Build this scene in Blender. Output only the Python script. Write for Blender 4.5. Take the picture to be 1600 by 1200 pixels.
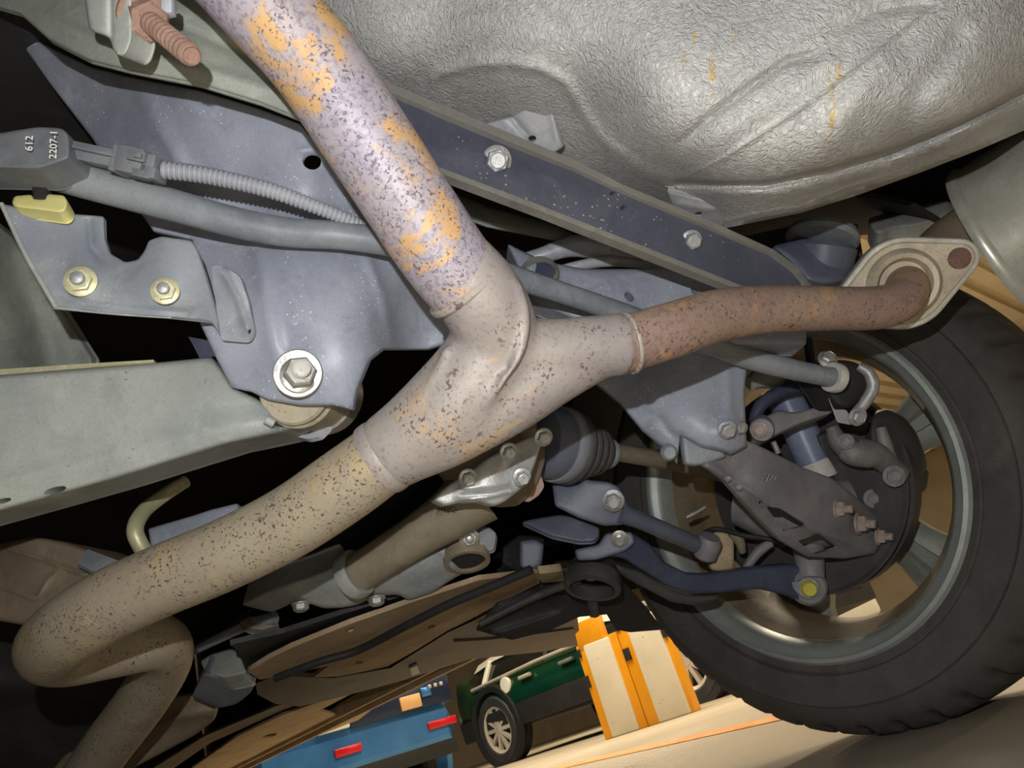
import bpy, bmesh, math, random
import numpy as np
from mathutils import Vector, Matrix
from mathutils.geometry import delaunay_2d_cdt

random.seed(7); np.random.seed(7)
for o in list(bpy.data.objects): bpy.data.objects.remove(o)
SC = bpy.context.scene; COL = SC.collection

# ------------------------------------------------------------------ camera
# world: X = across the car towards the wheel, Y = towards the car's front, Z = up, floor at z = 0
F = 1155.0
PITCH, ROLL, YAW = math.radians(25.0), math.radians(18.5), math.radians(43.3)
CAMZ = 0.124
def _basis():
    u = np.array([-math.sin(ROLL)*math.cos(PITCH), math.cos(ROLL)*math.cos(PITCH), math.sin(PITCH)])
    fh = np.array([0, 0, 1.0]) - math.sin(PITCH)*u; fh /= np.linalg.norm(fh)
    rt = np.cross(u, fh)
    n = math.cos(YAW)*fh + math.sin(YAW)*rt
    e = -math.cos(YAW)*rt + math.sin(YAW)*fh
    return n, e, u
_n, _e, _u = _basis()
M3 = np.array([_n, _e, _u])                 # lens coords (right, up, forward) -> world
CAMP = np.array([0, 0, CAMZ])
def W(v): return M3 @ np.asarray(v, float)                       # direction
def P(px, py, d): return CAMP + M3 @ np.array([(px-800)/F*d, -(py-600)/F*d, d])
def pix(p):
    q = M3.T @ (np.asarray(p, float)-CAMP); return 800+F*q[0]/q[2], 600-F*q[1]/q[2], q[2]
def ground(px, py, z=0.0):
    r = M3 @ np.array([(px-800)/F, -(py-600)/F, 1.0]); t = (z-CAMZ)/r[2]; return CAMP+r*t
cam = bpy.data.cameras.new('camera'); camo = bpy.data.objects.new('camera', cam); COL.objects.link(camo)
cam.sensor_width = 36; cam.lens = F/1600*36; cam.clip_start = 0.01; cam.clip_end = 100
R_ = W((1, 0, 0)); U_ = W((0, 1, 0)); B_ = -W((0, 0, 1))
camo.matrix_world = Matrix([[R_[i], U_[i], B_[i], CAMP[i]] for i in range(3)] + [[0, 0, 0, 1]])
SC.camera = camo

# ------------------------------------------------------------------ world, lamps, exposure
w = bpy.data.worlds.new('World'); SC.world = w; w.use_nodes = True
w.node_tree.nodes['Background'].inputs[0].default_value = (1.0, 0.86, 0.66, 1)
w.node_tree.nodes['Background'].inputs[1].default_value = 0.03
# the phone's own flash, beside the lens
fl = bpy.data.lights.new('phone_flash', 'POINT'); fl.energy = 7.6; fl.shadow_soft_size = 0.004; fl.color = (0.97, 0.98, 1.0)
flo = bpy.data.objects.new('phone_flash', fl); COL.objects.link(flo); flo.location = CAMP + W((-0.04, 0.085, -0.01))
# ceiling lamps of the parking hall; last one added to brighten car tails
for i, (lx, ly, e) in enumerate(((4.0, 1.0, 36), (3.4, 5.2, 48), (8.0, 2.0, 56), (8.0, 7.5, 56), (5.5, -3.5, 34), (2.7, 2.8, 44))):
    l = bpy.data.lights.new('hall_lamp', 'AREA'); l.shape = 'RECTANGLE'; l.size = 1.4; l.size_y = 0.25; l.energy = e; l.color = (1.0, 0.86, 0.66)
    o = bpy.data.objects.new('hall_lamp', l); COL.objects.link(o); o.location = (lx, ly, 2.62)
SC.view_settings.view_transform = 'Standard'; SC.view_settings.look = 'None'
SC.view_settings.exposure = 0.78; SC.view_settings.gamma = 1.0; SC.view_settings.use_curve_mapping = False

# ------------------------------------------------------------------ materials
def s2l(c):
    return tuple(((x/255)/12.92 if x/255 <= .04045 else ((x/255+.055)/1.055)**2.4) for x in c)
MATS = {}
class NT:
    def __init__(s, name):
        m = bpy.data.materials.new(name); m.use_nodes = True; s.m = m; s.t = m.node_tree; s.n = s.t.nodes
        s.b = s.n['Principled BSDF']; s.tc = s.n.new('ShaderNodeTexCoord').outputs['Object']
    def link(s, a, b): s.t.links.new(a, b)
    def noise(s, scale, detail=4, rough=.55, vec=None, dist=0):
        n = s.n.new('ShaderNodeTexNoise'); n.inputs['Scale'].default_value = scale; n.inputs['Detail'].default_value = detail
        n.inputs['Roughness'].default_value = rough; n.inputs['Distortion'].default_value = dist
        s.link(vec or s.tc, n.inputs['Vector']); return n.outputs['Fac']
    def voro(s, scale, feat='F1', rnd=1.0, out='Distance', vec=None):
        n = s.n.new('ShaderNodeTexVoronoi'); n.feature = feat; n.inputs['Scale'].default_value = scale
        n.inputs['Randomness'].default_value = rnd; s.link(vec or s.tc, n.inputs['Vector']); return n.outputs[out]
    def scalev(s, v):
        n = s.n.new('ShaderNodeMapping'); n.inputs['Scale'].default_value = v; s.link(s.tc, n.inputs['Vector']); return n.outputs[0]
    def rotv(s, rot, v):
        n = s.n.new('ShaderNodeMapping'); n.inputs['Scale'].default_value = v; n.inputs['Rotation'].default_value = rot; s.link(s.tc, n.inputs['Vector']); return n.outputs[0]
    def ramp(s, fac, a, b, inv=False):
        n = s.n.new('ShaderNodeMapRange'); n.interpolation_type = 'SMOOTHSTEP'
        n.inputs['From Min'].default_value = a; n.inputs['From Max'].default_value = b
        if inv: n.inputs['To Min'].default_value = 1; n.inputs['To Max'].default_value = 0
        s.link(fac, n.inputs['Value']); return n.outputs[0]
    def math(s, op, a, b):
        n = s.n.new('ShaderNodeMath'); n.operation = op
        for i, v in enumerate((a, b)):
            if isinstance(v, (int, float)): n.inputs[i].default_value = v
            else: s.link(v, n.inputs[i])
        return n.outputs[0]
    def mix(s, fac, a, b):
        n = s.n.new('ShaderNodeMix'); n.data_type = 'RGBA'
        if isinstance(fac, (int, float)): n.inputs[0].default_value = fac
        else: s.link(fac, n.inputs[0])
        for i, v in ((6, a), (7, b)):
            if isinstance(v, tuple): n.inputs[i].default_value = (*v[:3], 1)
            else: s.link(v, n.inputs[i])
        return n.outputs[2]
    def bump(s, h, strength=.3, dist=.002, prev=None):
        n = s.n.new('ShaderNodeBump'); n.inputs['Strength'].default_value = strength; n.inputs['Distance'].default_value = dist
        s.link(h, n.inputs['Height'])
        if prev is not None: s.link(prev, n.inputs['Normal'])
        return n.outputs[0]
    def done(s, col, rough=.5, metal=0.0, nrm=None, spec=.5):
        b = s.b
        if isinstance(col, tuple): b.inputs['Base Color'].default_value = (*col[:3], 1)
        else: s.link(col, b.inputs['Base Color'])
        if isinstance(rough, (int, float)): b.inputs['Roughness'].default_value = rough
        else: s.link(rough, b.inputs['Roughness'])
        b.inputs['Metallic'].default_value = metal; b.inputs['Specular IOR Level'].default_value = spec
        if nrm is not None: s.link(nrm, b.inputs['Normal'])
        return s.m
def steel(name, c1, c2, speck=None, sp=.12, rough=.5, metal=0.0, bs=.25, scale=9, spscale=260, spec=.5, dark=None, wear=1.0):
    """painted or bare sheet metal with dust clouds, specks of dirt and a fine grain"""
    k = NT(name); a = k.noise(scale, 5, .6); col = k.mix(k.ramp(a, .3, .7), s2l(c1), s2l(c2))
    g = k.noise(scale*14, 3, .6); col = k.mix(k.math('MULTIPLY', k.ramp(g, .45, .75), .35), col, s2l(c2))
    du = k.noise(scale*2.4, 9, .7, dist=.5); col = k.mix(k.math('MULTIPLY', k.ramp(du, .50, .66), .30*wear), col, tuple(min(1, x*1.35+.02) for x in s2l(c2)))
    gr = k.noise(scale*1.6, 9, .72, dist=.8); col = k.mix(k.math('MULTIPLY', k.ramp(gr, .50, .70), .42*wear), col, tuple(x*.55 for x in s2l(c1)))
    fg = k.noise(scale*60, 2, .5); col = k.mix(k.math('MULTIPLY', k.ramp(fg, .48, .75), .25*wear), col, tuple(x*.6 for x in s2l(c1)))
    if speck:
        v = k.voro(spscale); m = k.math('MULTIPLY', k.ramp(v, .10, .2, True), k.ramp(k.noise(scale*3, 2), .62-sp, .72-sp))
        col = k.mix(m, col, s2l(speck))
    if dark:
        v = k.voro(spscale*.55); m = k.math('MULTIPLY', k.ramp(v, .12, .24, True), k.ramp(k.noise(scale*2.3, 2), .5, .6))
        col = k.mix(m, col, s2l(dark))
    n = k.bump(k.noise(scale*45, 3), bs, .0006); n = k.bump(k.noise(scale*4, 3), bs*.6, .003, n)
    r = k.n.new('ShaderNodeMapRange'); k.link(a, r.inputs['Value']); r.inputs['To Min'].default_value = rough-.1; r.inputs['To Max'].default_value = rough+.12
    MATS[name] = k.done(col, r.outputs[0], metal, n, spec); return MATS[name]
def rust(name, base, base2, patch, pit, patch_amt=.55, pit_scale=190, pit_amt=.5, grain=(.5, .6)):
    """heat-tinted exhaust steel: soft colour clouds, ochre patches with ragged edges, dark pits"""
    k = NT(name); a = k.noise(11, 6, .65); col = k.mix(k.ramp(a, .35, .65), s2l(base), s2l(base2))
    g = k.noise(260, 4, .7); col = k.mix(k.math('MULTIPLY', k.ramp(g, grain[0], grain[1]), .55), col, s2l(pit))
    p = k.noise(17, 8, .68, dist=.6); pm = k.ramp(p, patch_amt, patch_amt+.07)
    col = k.mix(k.math('MULTIPLY', pm, .85), col, s2l(patch))
    v = k.noise(pit_scale*1.1, 2, .5, dist=.4); wv = k.noise(34, 3)
    m = k.math('MULTIPLY', k.ramp(v, .60, .65), k.ramp(wv, pit_amt, pit_amt+.12))
    col = k.mix(m, col, s2l(pit))
    v2 = k.noise(pit_scale*.5, 3, .6, dist=.8); m2 = k.math('MULTIPLY', k.ramp(v2, .635, .67), k.ramp(k.noise(19, 2), pit_amt, pit_amt+.1))
    col = k.mix(m2, col, s2l(pit))
    n = k.bump(g, .35, .0008); n = k.bump(m, .5, .0008, n); n = k.bump(k.noise(30, 4), .3, .003, n)
    MATS[name] = k.done(col, .52, .12, n, .4); return MATS[name]
steel('subframe_grey', (142, 147, 160), (166, 170, 182), (215, 216, 220), .16, .42, 0, .2, 9, 210)
steel('arm_grey', (152, 158, 155), (178, 180, 170), (120, 122, 118), .08, .5, 0, .2, 8, 170)
steel('bracket_grey', (132, 138, 150), (156, 160, 162), (190, 195, 200), .06, .5, 0, .2)
steel('rail_grey', (135, 140, 132), (165, 168, 155), (185, 185, 175), .05, .5, 0, .3)
steel('brace_dark', (72, 74, 88), (92, 94, 106), (200, 195, 175), .12, .4, 0, .2, 7, 190)
steel('brace_edge', (120, 118, 112), (140, 136, 126), (165, 160, 148), .1, .55, 0, .4)
steel('bar_grey', (118, 124, 132), (150, 154, 156), (180, 182, 182), .06, .45, 0, .2)
steel('dark_steel', (92, 97, 114), (114, 118, 132), (150, 150, 155), .03, .45, 0, .2)
steel('arm_dark', (118, 116, 119), (142, 138, 138), (135, 132, 128), .05, .5, 0, .25)
steel('blue_dark', (58, 63, 82), (74, 80, 98), (120, 124, 140), .02, .4, 0, .1)
steel('shock_blue', (112, 121, 148), (132, 140, 164), None, .1, .35, 0, .05)
steel('cast_alu', (186, 188, 189), (212, 213, 211), (120, 122, 122), .08, .4, .5, .3, 14)
steel('zinc', (166, 164, 158), (198, 196, 186), (120, 116, 108), .1, .36, .6, .2, 30)
steel('zinc_yellow', (196, 192, 150), (222, 216, 176), (150, 140, 100), .08, .42, .3, .2, 30)
steel('bolt_grey', (150, 150, 152), (185, 184, 182), (110, 100, 95), .1, .4, .4, .3, 40)
steel('rust_bolt', (140, 110, 95), (164, 132, 114), (104, 78, 66), .15, .75, 0, .5, 40)
steel('bolt_rusty', (152, 132, 122), (184, 168, 158), (116, 84, 72), .2, .6, .1, .4, 40)
steel('diff_brown', (122, 111, 92), (148, 136, 114), (150, 140, 120), .08, .6, 0, .4, 12)
steel('cross_grey', (140, 146, 150), (174, 175, 166), (180, 180, 170), .12, .55, 0, .4, 12, 150)
steel('tan_mud', (158, 136, 106), (190, 168, 134), (92, 80, 64), .1, .8, 0, .4, 6)
steel('plastic_mud', (84, 80, 75), (124, 112, 94), (140, 124, 100), .1, .75, 0, .35, 5)
steel('plastic_black', (35, 35, 36), (48, 47, 46), (90, 86, 80), .03, .6, 0, .25)
steel('plastic_grey', (104, 108, 112), (122, 125, 128), None, .1, .5, 0, .1)
steel('rubber', (38, 38, 39), (50, 49, 49), None, .1, .65, 0, .2)
steel('tyre_rubber', (68, 64, 61), (86, 81, 76), (98, 92, 84), .03, .8, 0, .25, 6)
steel('rim_silver', (160, 166, 160), (184, 188, 180), (110, 108, 100), .02, .4, .35, .1)
steel('rim_spoke', (128, 134, 124), (148, 152, 140), (80, 76, 68), .05, .45, .25, .15)
steel('rim_barrel', (120, 106, 84), (150, 134, 110), (80, 72, 60), .1, .5, .1, .3)
steel('shield_black', (58, 57, 58), (78, 74, 71), None, .1, .6, 0, .3)
steel('caliper', (110, 110, 108), (144, 140, 134), (60, 50, 46), .1, .55, .1, .4, 25)
steel('cat_brown', (126, 110, 92), (158, 140, 116), (80, 66, 54), .1, .6, .15, .3, 9)
steel('muffler_steel', (172, 171, 156), (198, 196, 182), None, .1, .3, .35, .1)
steel('pale_steel', (172, 174, 182), (198, 200, 206), None, .1, .4, .1, .15)
steel('flange_steel', (178, 176, 164), (208, 204, 190), (150, 120, 90), .12, .4, .35, .3, 20)
steel('flange_rust', (174, 162, 140), (200, 188, 164), (150, 104, 76), .2, .5, .2, .3, 25)
steel('conduit', (150, 152, 160), (168, 170, 176), None, .1, .5, 0, .05, wear=.15)
steel('yellow_clip', (218, 210, 128), (232, 224, 150), None, .1, .5, 0, .05, wear=.15)
steel('white_ring', (196, 192, 182), (214, 210, 200), (150, 140, 130), .1, .5, 0, .1)
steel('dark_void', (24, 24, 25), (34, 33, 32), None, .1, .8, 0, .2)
steel('boot_rubber', (62, 60, 60), (82, 79, 78), (110, 108, 108), .03, .55, 0, .2)
steel('dark_rust', (104, 76, 66), (126, 94, 80), (80, 58, 52), .2, .75, 0, .6, 60)
steel('bracket_pale', (150, 152, 155), (170, 171, 172), None, .1, .45, 0, .3, 14)
steel('pink_tab', (150, 122, 110), (168, 140, 126), None, .1, .6, 0, .1)
steel('white_plastic', (226, 220, 200), (238, 232, 214), (190, 180, 160), .05, .5, 0, .1, 4, 30, wear=.15)
steel('yellow_plastic', (240, 160, 10), (250, 174, 24), None, .1, .45, 0, .05, 4, wear=.15)
steel('car_green', (10, 54, 34), (14, 66, 42), None, .1, .2, .3, .0, 2, wear=.15)
steel('car_blue', (66, 128, 196), (82, 146, 214), None, .1, .2, .4, .0, 2, wear=.15)
steel('car_navy', (32, 44, 70), (40, 54, 84), None, .1, .25, .2, .0, 2, wear=.15)
steel('car_white', (226, 224, 206), (236, 234, 218), None, .1, .3, 0, .0, 2, wear=.15)
steel('car_black', (26, 26, 27), (34, 33, 33), None, .1, .6, 0, .1, 4, wear=.15)
steel('car_glass', (14, 18, 18), (20, 24, 24), None, .1, .08, 0, .0, 4, wear=.15)
steel('car_rim', (196, 186, 168), (214, 204, 188), None, .1, .35, .3, .0, 4, wear=.15)
steel('lamp_red', (190, 20, 28), (214, 30, 40), None, .1, .2, 0, .0, 4, wear=.15)
steel('sticker', (222, 172, 110), (236, 190, 130), None, .1, .5, 0, .0, 4, wear=.15)
steel('paint_white', (232, 230, 225), (240, 238, 232), None, .1, .5, 0, .1, wear=.15)
steel('caution_yellow', (200, 190, 70), (216, 206, 90), None, .1, .6, 0, .2, wear=.15)
rust('rust_near', (166, 160, 172), (184, 170, 168), (214, 168, 104), (112, 102, 114), .50, 380, .40, (.46, .64))
rust('rust_y', (158, 149, 147), (174, 165, 154), (194, 168, 138), (124, 96, 100), .56, 270, .47, (.53, .7))
rust('rust_right', (146, 122, 112), (162, 138, 122), (180, 146, 114), (112, 90, 84), .53, 300, .44, (.48, .66))
rust('rust_inlet', (162, 148, 128), (174, 162, 138), (182, 162, 128), (104, 90, 80), .54, 340, .42, (.56, .7))
def m_underseal():
    k = NT('underseal'); wv = k.noise(9, 4)
    col = k.mix(k.ramp(wv, .3, .7), s2l((176, 176, 174)), s2l((196, 195, 190)))
    st = k.noise(6, 3, .6, k.rotv((0, 0, .0), (6, 1, 1)))
    d = k.n.new('ShaderNodeVectorMath'); d.operation = 'ADD'
    nz = k.n.new('ShaderNodeTexNoise'); nz.inputs['Scale'].default_value = 60; k.link(k.tc, nz.inputs['Vector'])
    sc = k.n.new('ShaderNodeVectorMath'); sc.operation = 'SCALE'; sc.inputs['Scale'].default_value = .02; k.link(nz.outputs['Color'], sc.inputs[0])
    k.link(k.tc, d.inputs[0]); k.link(sc.outputs[0], d.inputs[1])
    v = k.noise(400, 2, .5, d.outputs[0], 1.0)
    v2 = k.voro(280, 'SMOOTH_F1', 1, 'Distance', d.outputs[0])
    n = k.bump(v, .8, .0026); n = k.bump(v2, .5, .0018, n); n = k.bump(k.noise(25, 3), .15, .003, n)
    MATS['underseal'] = k.done(col, .5, .1, n, .4)
m_underseal()
def m_rust_stain():
    k = NT('stain_ochre'); MATS['stain_ochre'] = k.done(k.mix(k.ramp(k.noise(80, 4), .4, .6), s2l((190, 160, 100)), s2l((205, 185, 140))), .6, 0, k.bump(k.noise(210, 2), .5, .002))
m_rust_stain()
def m_floor():
    k = NT('hall_floor'); a = k.noise(1.3, 6, .6); col = k.mix(k.ramp(a, .3, .7), s2l((172, 160, 136)), s2l((190, 178, 154)))
    b = k.noise(30, 5, .7); col = k.mix(k.math('MULTIPLY', k.ramp(b, .55, .75), .3), col, s2l((150, 138, 118)))
    MATS['hall_floor'] = k.done(col, .6, 0, k.bump(k.noise(120, 3), .2, .002))
    k = NT('floor_line'); MATS['floor_line'] = k.done(k.mix(k.ramp(k.noise(14, 5), .4, .6), s2l((232, 150, 70)), s2l((236, 180, 112))), .6)
    k = NT('hall_wall'); MATS['hall_wall'] = k.done(k.mix(k.ramp(k.noise(2, 5), .3, .7), s2l((222, 206, 178)), s2l((234, 220, 194))), .8)
m_floor()

# ------------------------------------------------------------------ mesh helpers
WLOC = {}                                      # world location of every object (no rotation is used)
def register(o, loc, parent):
    loc = np.asarray(loc, float); WLOC[o.name] = loc
    COL.objects.link(o)
    if parent is not None: o.parent = parent; o.location = loc - WLOC[parent.name]
    else: o.location = loc
def thing(name, label, cat, loc, group=None):
    o = bpy.data.objects.new(name, None); o.empty_display_size = .02
    register(o, loc, None); o['label'] = label; o['category'] = cat
    if group: o['group'] = group
    return o
def tag(o, label=None, cat=None, group=None, kind=None):
    if label: o['label'] = label
    if cat: o['category'] = cat
    if group: o['group'] = group
    if kind: o['kind'] = kind
    return o
def fix_normals(me):
    bm = bmesh.new(); bm.from_mesh(me); bmesh.ops.recalc_face_normals(bm, faces=bm.faces); bm.to_mesh(me); bm.free()
def mesh_obj(name, V, Fc, mat, parent=None, sharp=38, fix=True):
    V = np.asarray(V, float); c = (V.min(0)+V.max(0))/2
    me = bpy.data.meshes.new(name); me.from_pydata([tuple(v) for v in V-c], [], [tuple(int(i) for i in f) for f in Fc]); me.update()
    if fix: fix_normals(me)
    me.materials.append(MATS[mat] if isinstance(mat, str) else mat)
    me.polygons.foreach_set('use_smooth', [True]*len(me.polygons))
    me.set_sharp_from_angle(angle=math.radians(sharp))
    o = bpy.data.objects.new(name, me); register(o, c, parent); return o
class MB:
    def __init__(s): s.V = []; s.F = []
    def add(s, V, Fc):
        k = len(s.V); s.V += [tuple(v) for v in V]; s.F += [tuple(int(i)+k for i in f) for f in Fc]; return s
    def build(s, name, mat, parent=None, sharp=38): return mesh_obj(name, s.V, s.F, mat, parent, sharp)
def unit(v): v = np.asarray(v, float); return v/np.linalg.norm(v)
def frame(a):
    a = unit(a); h = np.array([0, 0, 1.]) if abs(a[2]) < .9 else np.array([1., 0, 0])
    u = unit(np.cross(h, a)); return u, np.cross(a, u), a
def crom(pts, n=8, closed=False):
    pts = [np.asarray(p, float) for p in pts]; m = len(pts); out = []
    rng = range(m if closed else m-1)
    for i in rng:
        if closed: p0, p1, p2, p3 = pts[i-1], pts[i], pts[(i+1) % m], pts[(i+2) % m]
        else:
            p1, p2 = pts[i], pts[i+1]; p0 = pts[i-1] if i > 0 else 2*p1-p2; p3 = pts[i+2] if i+2 < m else 2*p2-p1
        for k in range(n):
            t = k/n; out.append(.5*((2*p1)+(-p0+p2)*t+(2*p0-5*p1+4*p2-p3)*t*t+(-p0+3*p1-3*p2+p3)*t**3))
    if not closed: out.append(pts[-1])
    return out
def tube_geo(path, rad, seg=24, cap=True, bore=None):
    """round tube along world points; rad = list or number; bore = inner radius left open at both ends"""
    path = [np.asarray(p, float) for p in path]; n = len(path)
    if isinstance(rad, (int, float)): rad = [rad]*n
    T = [unit(path[min(i+1, n-1)]-path[max(i-1, 0)]) for i in range(n)]
    u = frame(T[0])[0]; V = []; Fc = []
    for i in range(n):
        u = unit(u-T[i]*(u@T[i])); v = np.cross(T[i], u)
        for k in range(seg):
            a = 2*math.pi*k/seg; V.append(path[i]+rad[i]*(math.cos(a)*u+math.sin(a)*v))
    for i in range(n-1):
        for k in range(seg):
            k2 = (k+1) % seg; Fc.append((i*seg+k, i*seg+k2, (i+1)*seg+k2, (i+1)*seg+k))
    if cap:
        Fc.append(tuple(range(seg))[::-1]); Fc.append(tuple((n-1)*seg+k for k in range(seg)))
    return V, Fc
def spath(pp, n=8):
    """smooth path from (px, py, depth, width_px) controls -> world points and radii in metres"""
    c = crom([np.array(p, float) for p in pp], n)
    return [P(q[0], q[1], q[2]) for q in c], [q[3]/2*q[2]/F for q in c]
def tube(name, pp, mat, parent, seg=24, n=8, sharp=40):
    a, r = spath(pp, n); V, Fc = tube_geo(a, r, seg); return mesh_obj(name, V, Fc, mat, parent, sharp)
def lathe_geo(prof, c, axis, seg=32, a0=0, a1=2*math.pi, up=None):
    """revolve (radius, along) profile about axis through c"""
    u, v, a = frame(axis); c = np.asarray(c, float); V = []; Fc = []; m = len(prof); full = abs(a1-a0-2*math.pi) < 1e-6
    ns = seg if full else seg+1
    for i in range(ns):
        t = a0+(a1-a0)*i/seg; d = math.cos(t)*u+math.sin(t)*v
        for r, h in prof: V.append(c+a*h+d*r)
    for i in range(seg):
        j = (i+1) % ns
        for k in range(m-1): Fc.append((i*m+k, j*m+k, j*m+k+1, i*m+k+1))
    if full:
        if prof[0][0] > 1e-6: Fc.append(tuple(i*m for i in range(ns)))
        if prof[-1][0] > 1e-6: Fc.append(tuple(i*m+m-1 for i in range(ns))[::-1])
    return V, Fc
def lathe(name, prof, c, axis, mat, parent, seg=32, sharp=38):
    V, Fc = lathe_geo(prof, c, axis, seg); return mesh_obj(name, V, Fc, mat, parent, sharp)
def hex_geo(c, axis, r, h, seg=6, ch=.12):
    return lathe_geo([(r, 0), (r, h*(1-ch)), (r*.86, h)], c, axis, seg)
def ring_geo(prof, c, axis, seg=40):
    """closed profile revolved -> ring"""
    u, v, a = frame(axis); c = np.asarray(c, float); V = []; Fc = []; m = len(prof)
    for i in range(seg):
        t = 2*math.pi*i/seg; d = math.cos(t)*u+math.sin(t)*v
        for r, h in prof: V.append(c+a*h+d*r)
    for i in range(seg):
        j = (i+1) % seg
        for k in range(m): k2 = (k+1) % m; Fc.append((i*m+k, j*m+k, j*m+k2, i*m+k2))
    return V, Fc
def box_geo(c, ax, ay, az):
    c, ax, ay, az = (np.asarray(q, float) for q in (c, ax, ay, az))
    V = [c+sx*ax+sy*ay+sz*az for sx in (-1, 1) for sy in (-1, 1) for sz in (-1, 1)]
    return V, [(0, 1, 3, 2), (4, 6, 7, 5), (0, 4, 5, 1), (2, 3, 7, 6), (0, 2, 6, 4), (1, 5, 7, 3)]
def bevel_box(name, c, ax, ay, az, mat, parent, bev=.15):
    """box with chamfered edges, half extents as vectors"""
    bm = bmesh.new(); V, Fc = box_geo((0, 0, 0), ax, ay, az); vs = [bm.verts.new(v) for v in V]
    for f in Fc: bm.faces.new([vs[i] for i in f])
    bmesh.ops.recalc_face_normals(bm, faces=bm.faces)
    w_ = bev*min(np.linalg.norm(ax), np.linalg.norm(ay), np.linalg.norm(az))
    bmesh.ops.bevel(bm, geom=list(bm.edges), offset=w_, segments=2, affect='EDGES', profile=.5)
    V = [np.array(v.co)+np.asarray(c, float) for v in bm.verts]; bm.verts.index_update()
    Fc = [[v.index for v in f.verts] for f in bm.faces]; bm.free()
    return mesh_obj(name, V, Fc, mat, parent, 30)
def bolt(parent, px, py, d, axis, size, mat='bolt_grey', name='bolt', h=.55, flange=1.35, stud=0, stud_mat=None, fl_h=.14, round_top=True):
    """flanged hex head; size = across-corners radius in px; axis in lens coords (pointing out at the viewer); stud = length of a thread beyond the nut in head radii"""
    c = P(px, py, d); a = unit(W(axis)); r = size*d/F; mb = MB()
    if flange: mb.add(*lathe_geo([(r*flange, -r*.1), (r*flange, r*fl_h*.6), (r*flange*.9, r*fl_h), (r*.7, r*fl_h*1.6)], c, a, 28))
    mb.add(*hex_geo(c+a*r*fl_h*.5, a, r, r*h*1.5))
    if round_top and not stud: mb.add(*lathe_geo([(r*.74, 0), (r*.74, r*.06), (r*.66, r*.10), (r*.6, r*.05), (0, r*.04)], c+a*(r*fl_h*.5+r*h*1.5), a, 24))
    o = mb.build(name, mat, parent, 30)
    if stud:
        q = c+a*(r*fl_h*.5+r*h*1.5); L = r*stud; rr = r*.56; prof = [(rr, -r*.2)]; k = int(max(3, L/(rr*.28)))
        for i in range(k): prof += [(rr, L*(i+.15)/k), (rr*.88, L*(i+.6)/k)]
        prof += [(rr*.95, L), (rr*.8, L+rr*.12), (0, L+rr*.12)]
        lathe('stud', prof, q, a, stud_mat or mat, o if parent is not None and parent.parent is None else parent, 20, 60)
    return o
# ---- traced sheet-metal stampings: outline in lens pixels, real depth for every point, closed and thick
def fillet(poly, r):
    out = []; n = len(poly)
    for i in range(n):
        p0, p1, p2 = (np.array(poly[(i+k) % n], float) for k in (-1, 0, 1))
        a, b = np.linalg.norm(p0-p1), np.linalg.norm(p2-p1); ra, rb = min(r, a*.45), min(r, b*.45)
        q0, q2 = p1+(p0-p1)/a*ra, p1+(p2-p1)/b*rb
        for t in (0, .33, .67, 1): out.append((1-t)**2*q0+2*t*(1-t)*p1+t*t*q2)
    return out
def resample(poly, res):
    out = []; n = len(poly)
    for i in range(n):
        a, b = np.array(poly[i], float), np.array(poly[(i+1) % n], float); L = np.linalg.norm(b-a)
        if L < .8: continue
        k = max(1, int(round(L/res)))
        for j in range(k): out.append(a+(b-a)*j/k)
    return np.array(out)
def inside(pts, poly):
    x, y = pts[:, 0], pts[:, 1]; r = np.zeros(len(pts), bool); n = len(poly); j = n-1
    for i in range(n):
        xi, yi = poly[i]; xj, yj = poly[j]
        c = ((yi > y) != (yj > y)) & (x < (xj-xi)*(y-yi)/((yj-yi) if yj != yi else 1e-12)+xi); r ^= c; j = i
    return r
def dseg(pts, poly, closed=True):
    D = np.full(len(pts), 1e9); n = len(poly)
    for i in range(n if closed else n-1):
        a = np.array(poly[i], float); b = np.array(poly[(i+1) % n], float); ab = b-a; L = ab@ab+1e-12
        t = np.clip(((pts-a)@ab)/L, 0, 1); q = a+t[:, None]*ab; D = np.minimum(D, np.sqrt(((pts-q)**2).sum(1)))
    return D
def depth_fn(dp):
    dp = np.array(dp, float); X = dp[:, :2]/400; y = 1/dp[:, 2]; n = len(dp)
    if n == 1: return lambda q: np.full(len(q), dp[0, 2])
    if n < 3: dp = np.vstack([dp, dp[0]+np.array([-(dp[1]-dp[0])[1], (dp[1]-dp[0])[0], 0])]); dp[2, 2] = dp[0, 2]; X = dp[:, :2]/400; y = 1/dp[:, 2]; n = 3
    K = np.sqrt(((X[:, None]-X[None])**2).sum(2)+.01); A = np.zeros((n+3, n+3))
    A[:n, :n] = K if n > 3 else np.eye(n)*0; A[:n, n] = 1; A[:n, n+1:] = X; A[n, :n] = 1; A[n+1:, :n] = X.T
    if n == 3: c = np.concatenate([np.zeros(3), np.linalg.solve(np.c_[np.ones(3), X], y)])
    else: c = np.linalg.solve(A, np.concatenate([y, np.zeros(3)]))
    def fn(q):
        q = q/400; k = np.sqrt(((q[:, None]-X[None])**2).sum(2)+.01)
        return 1/(k@c[:n]+c[n]+q@c[n+1:])
    return fn
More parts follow.
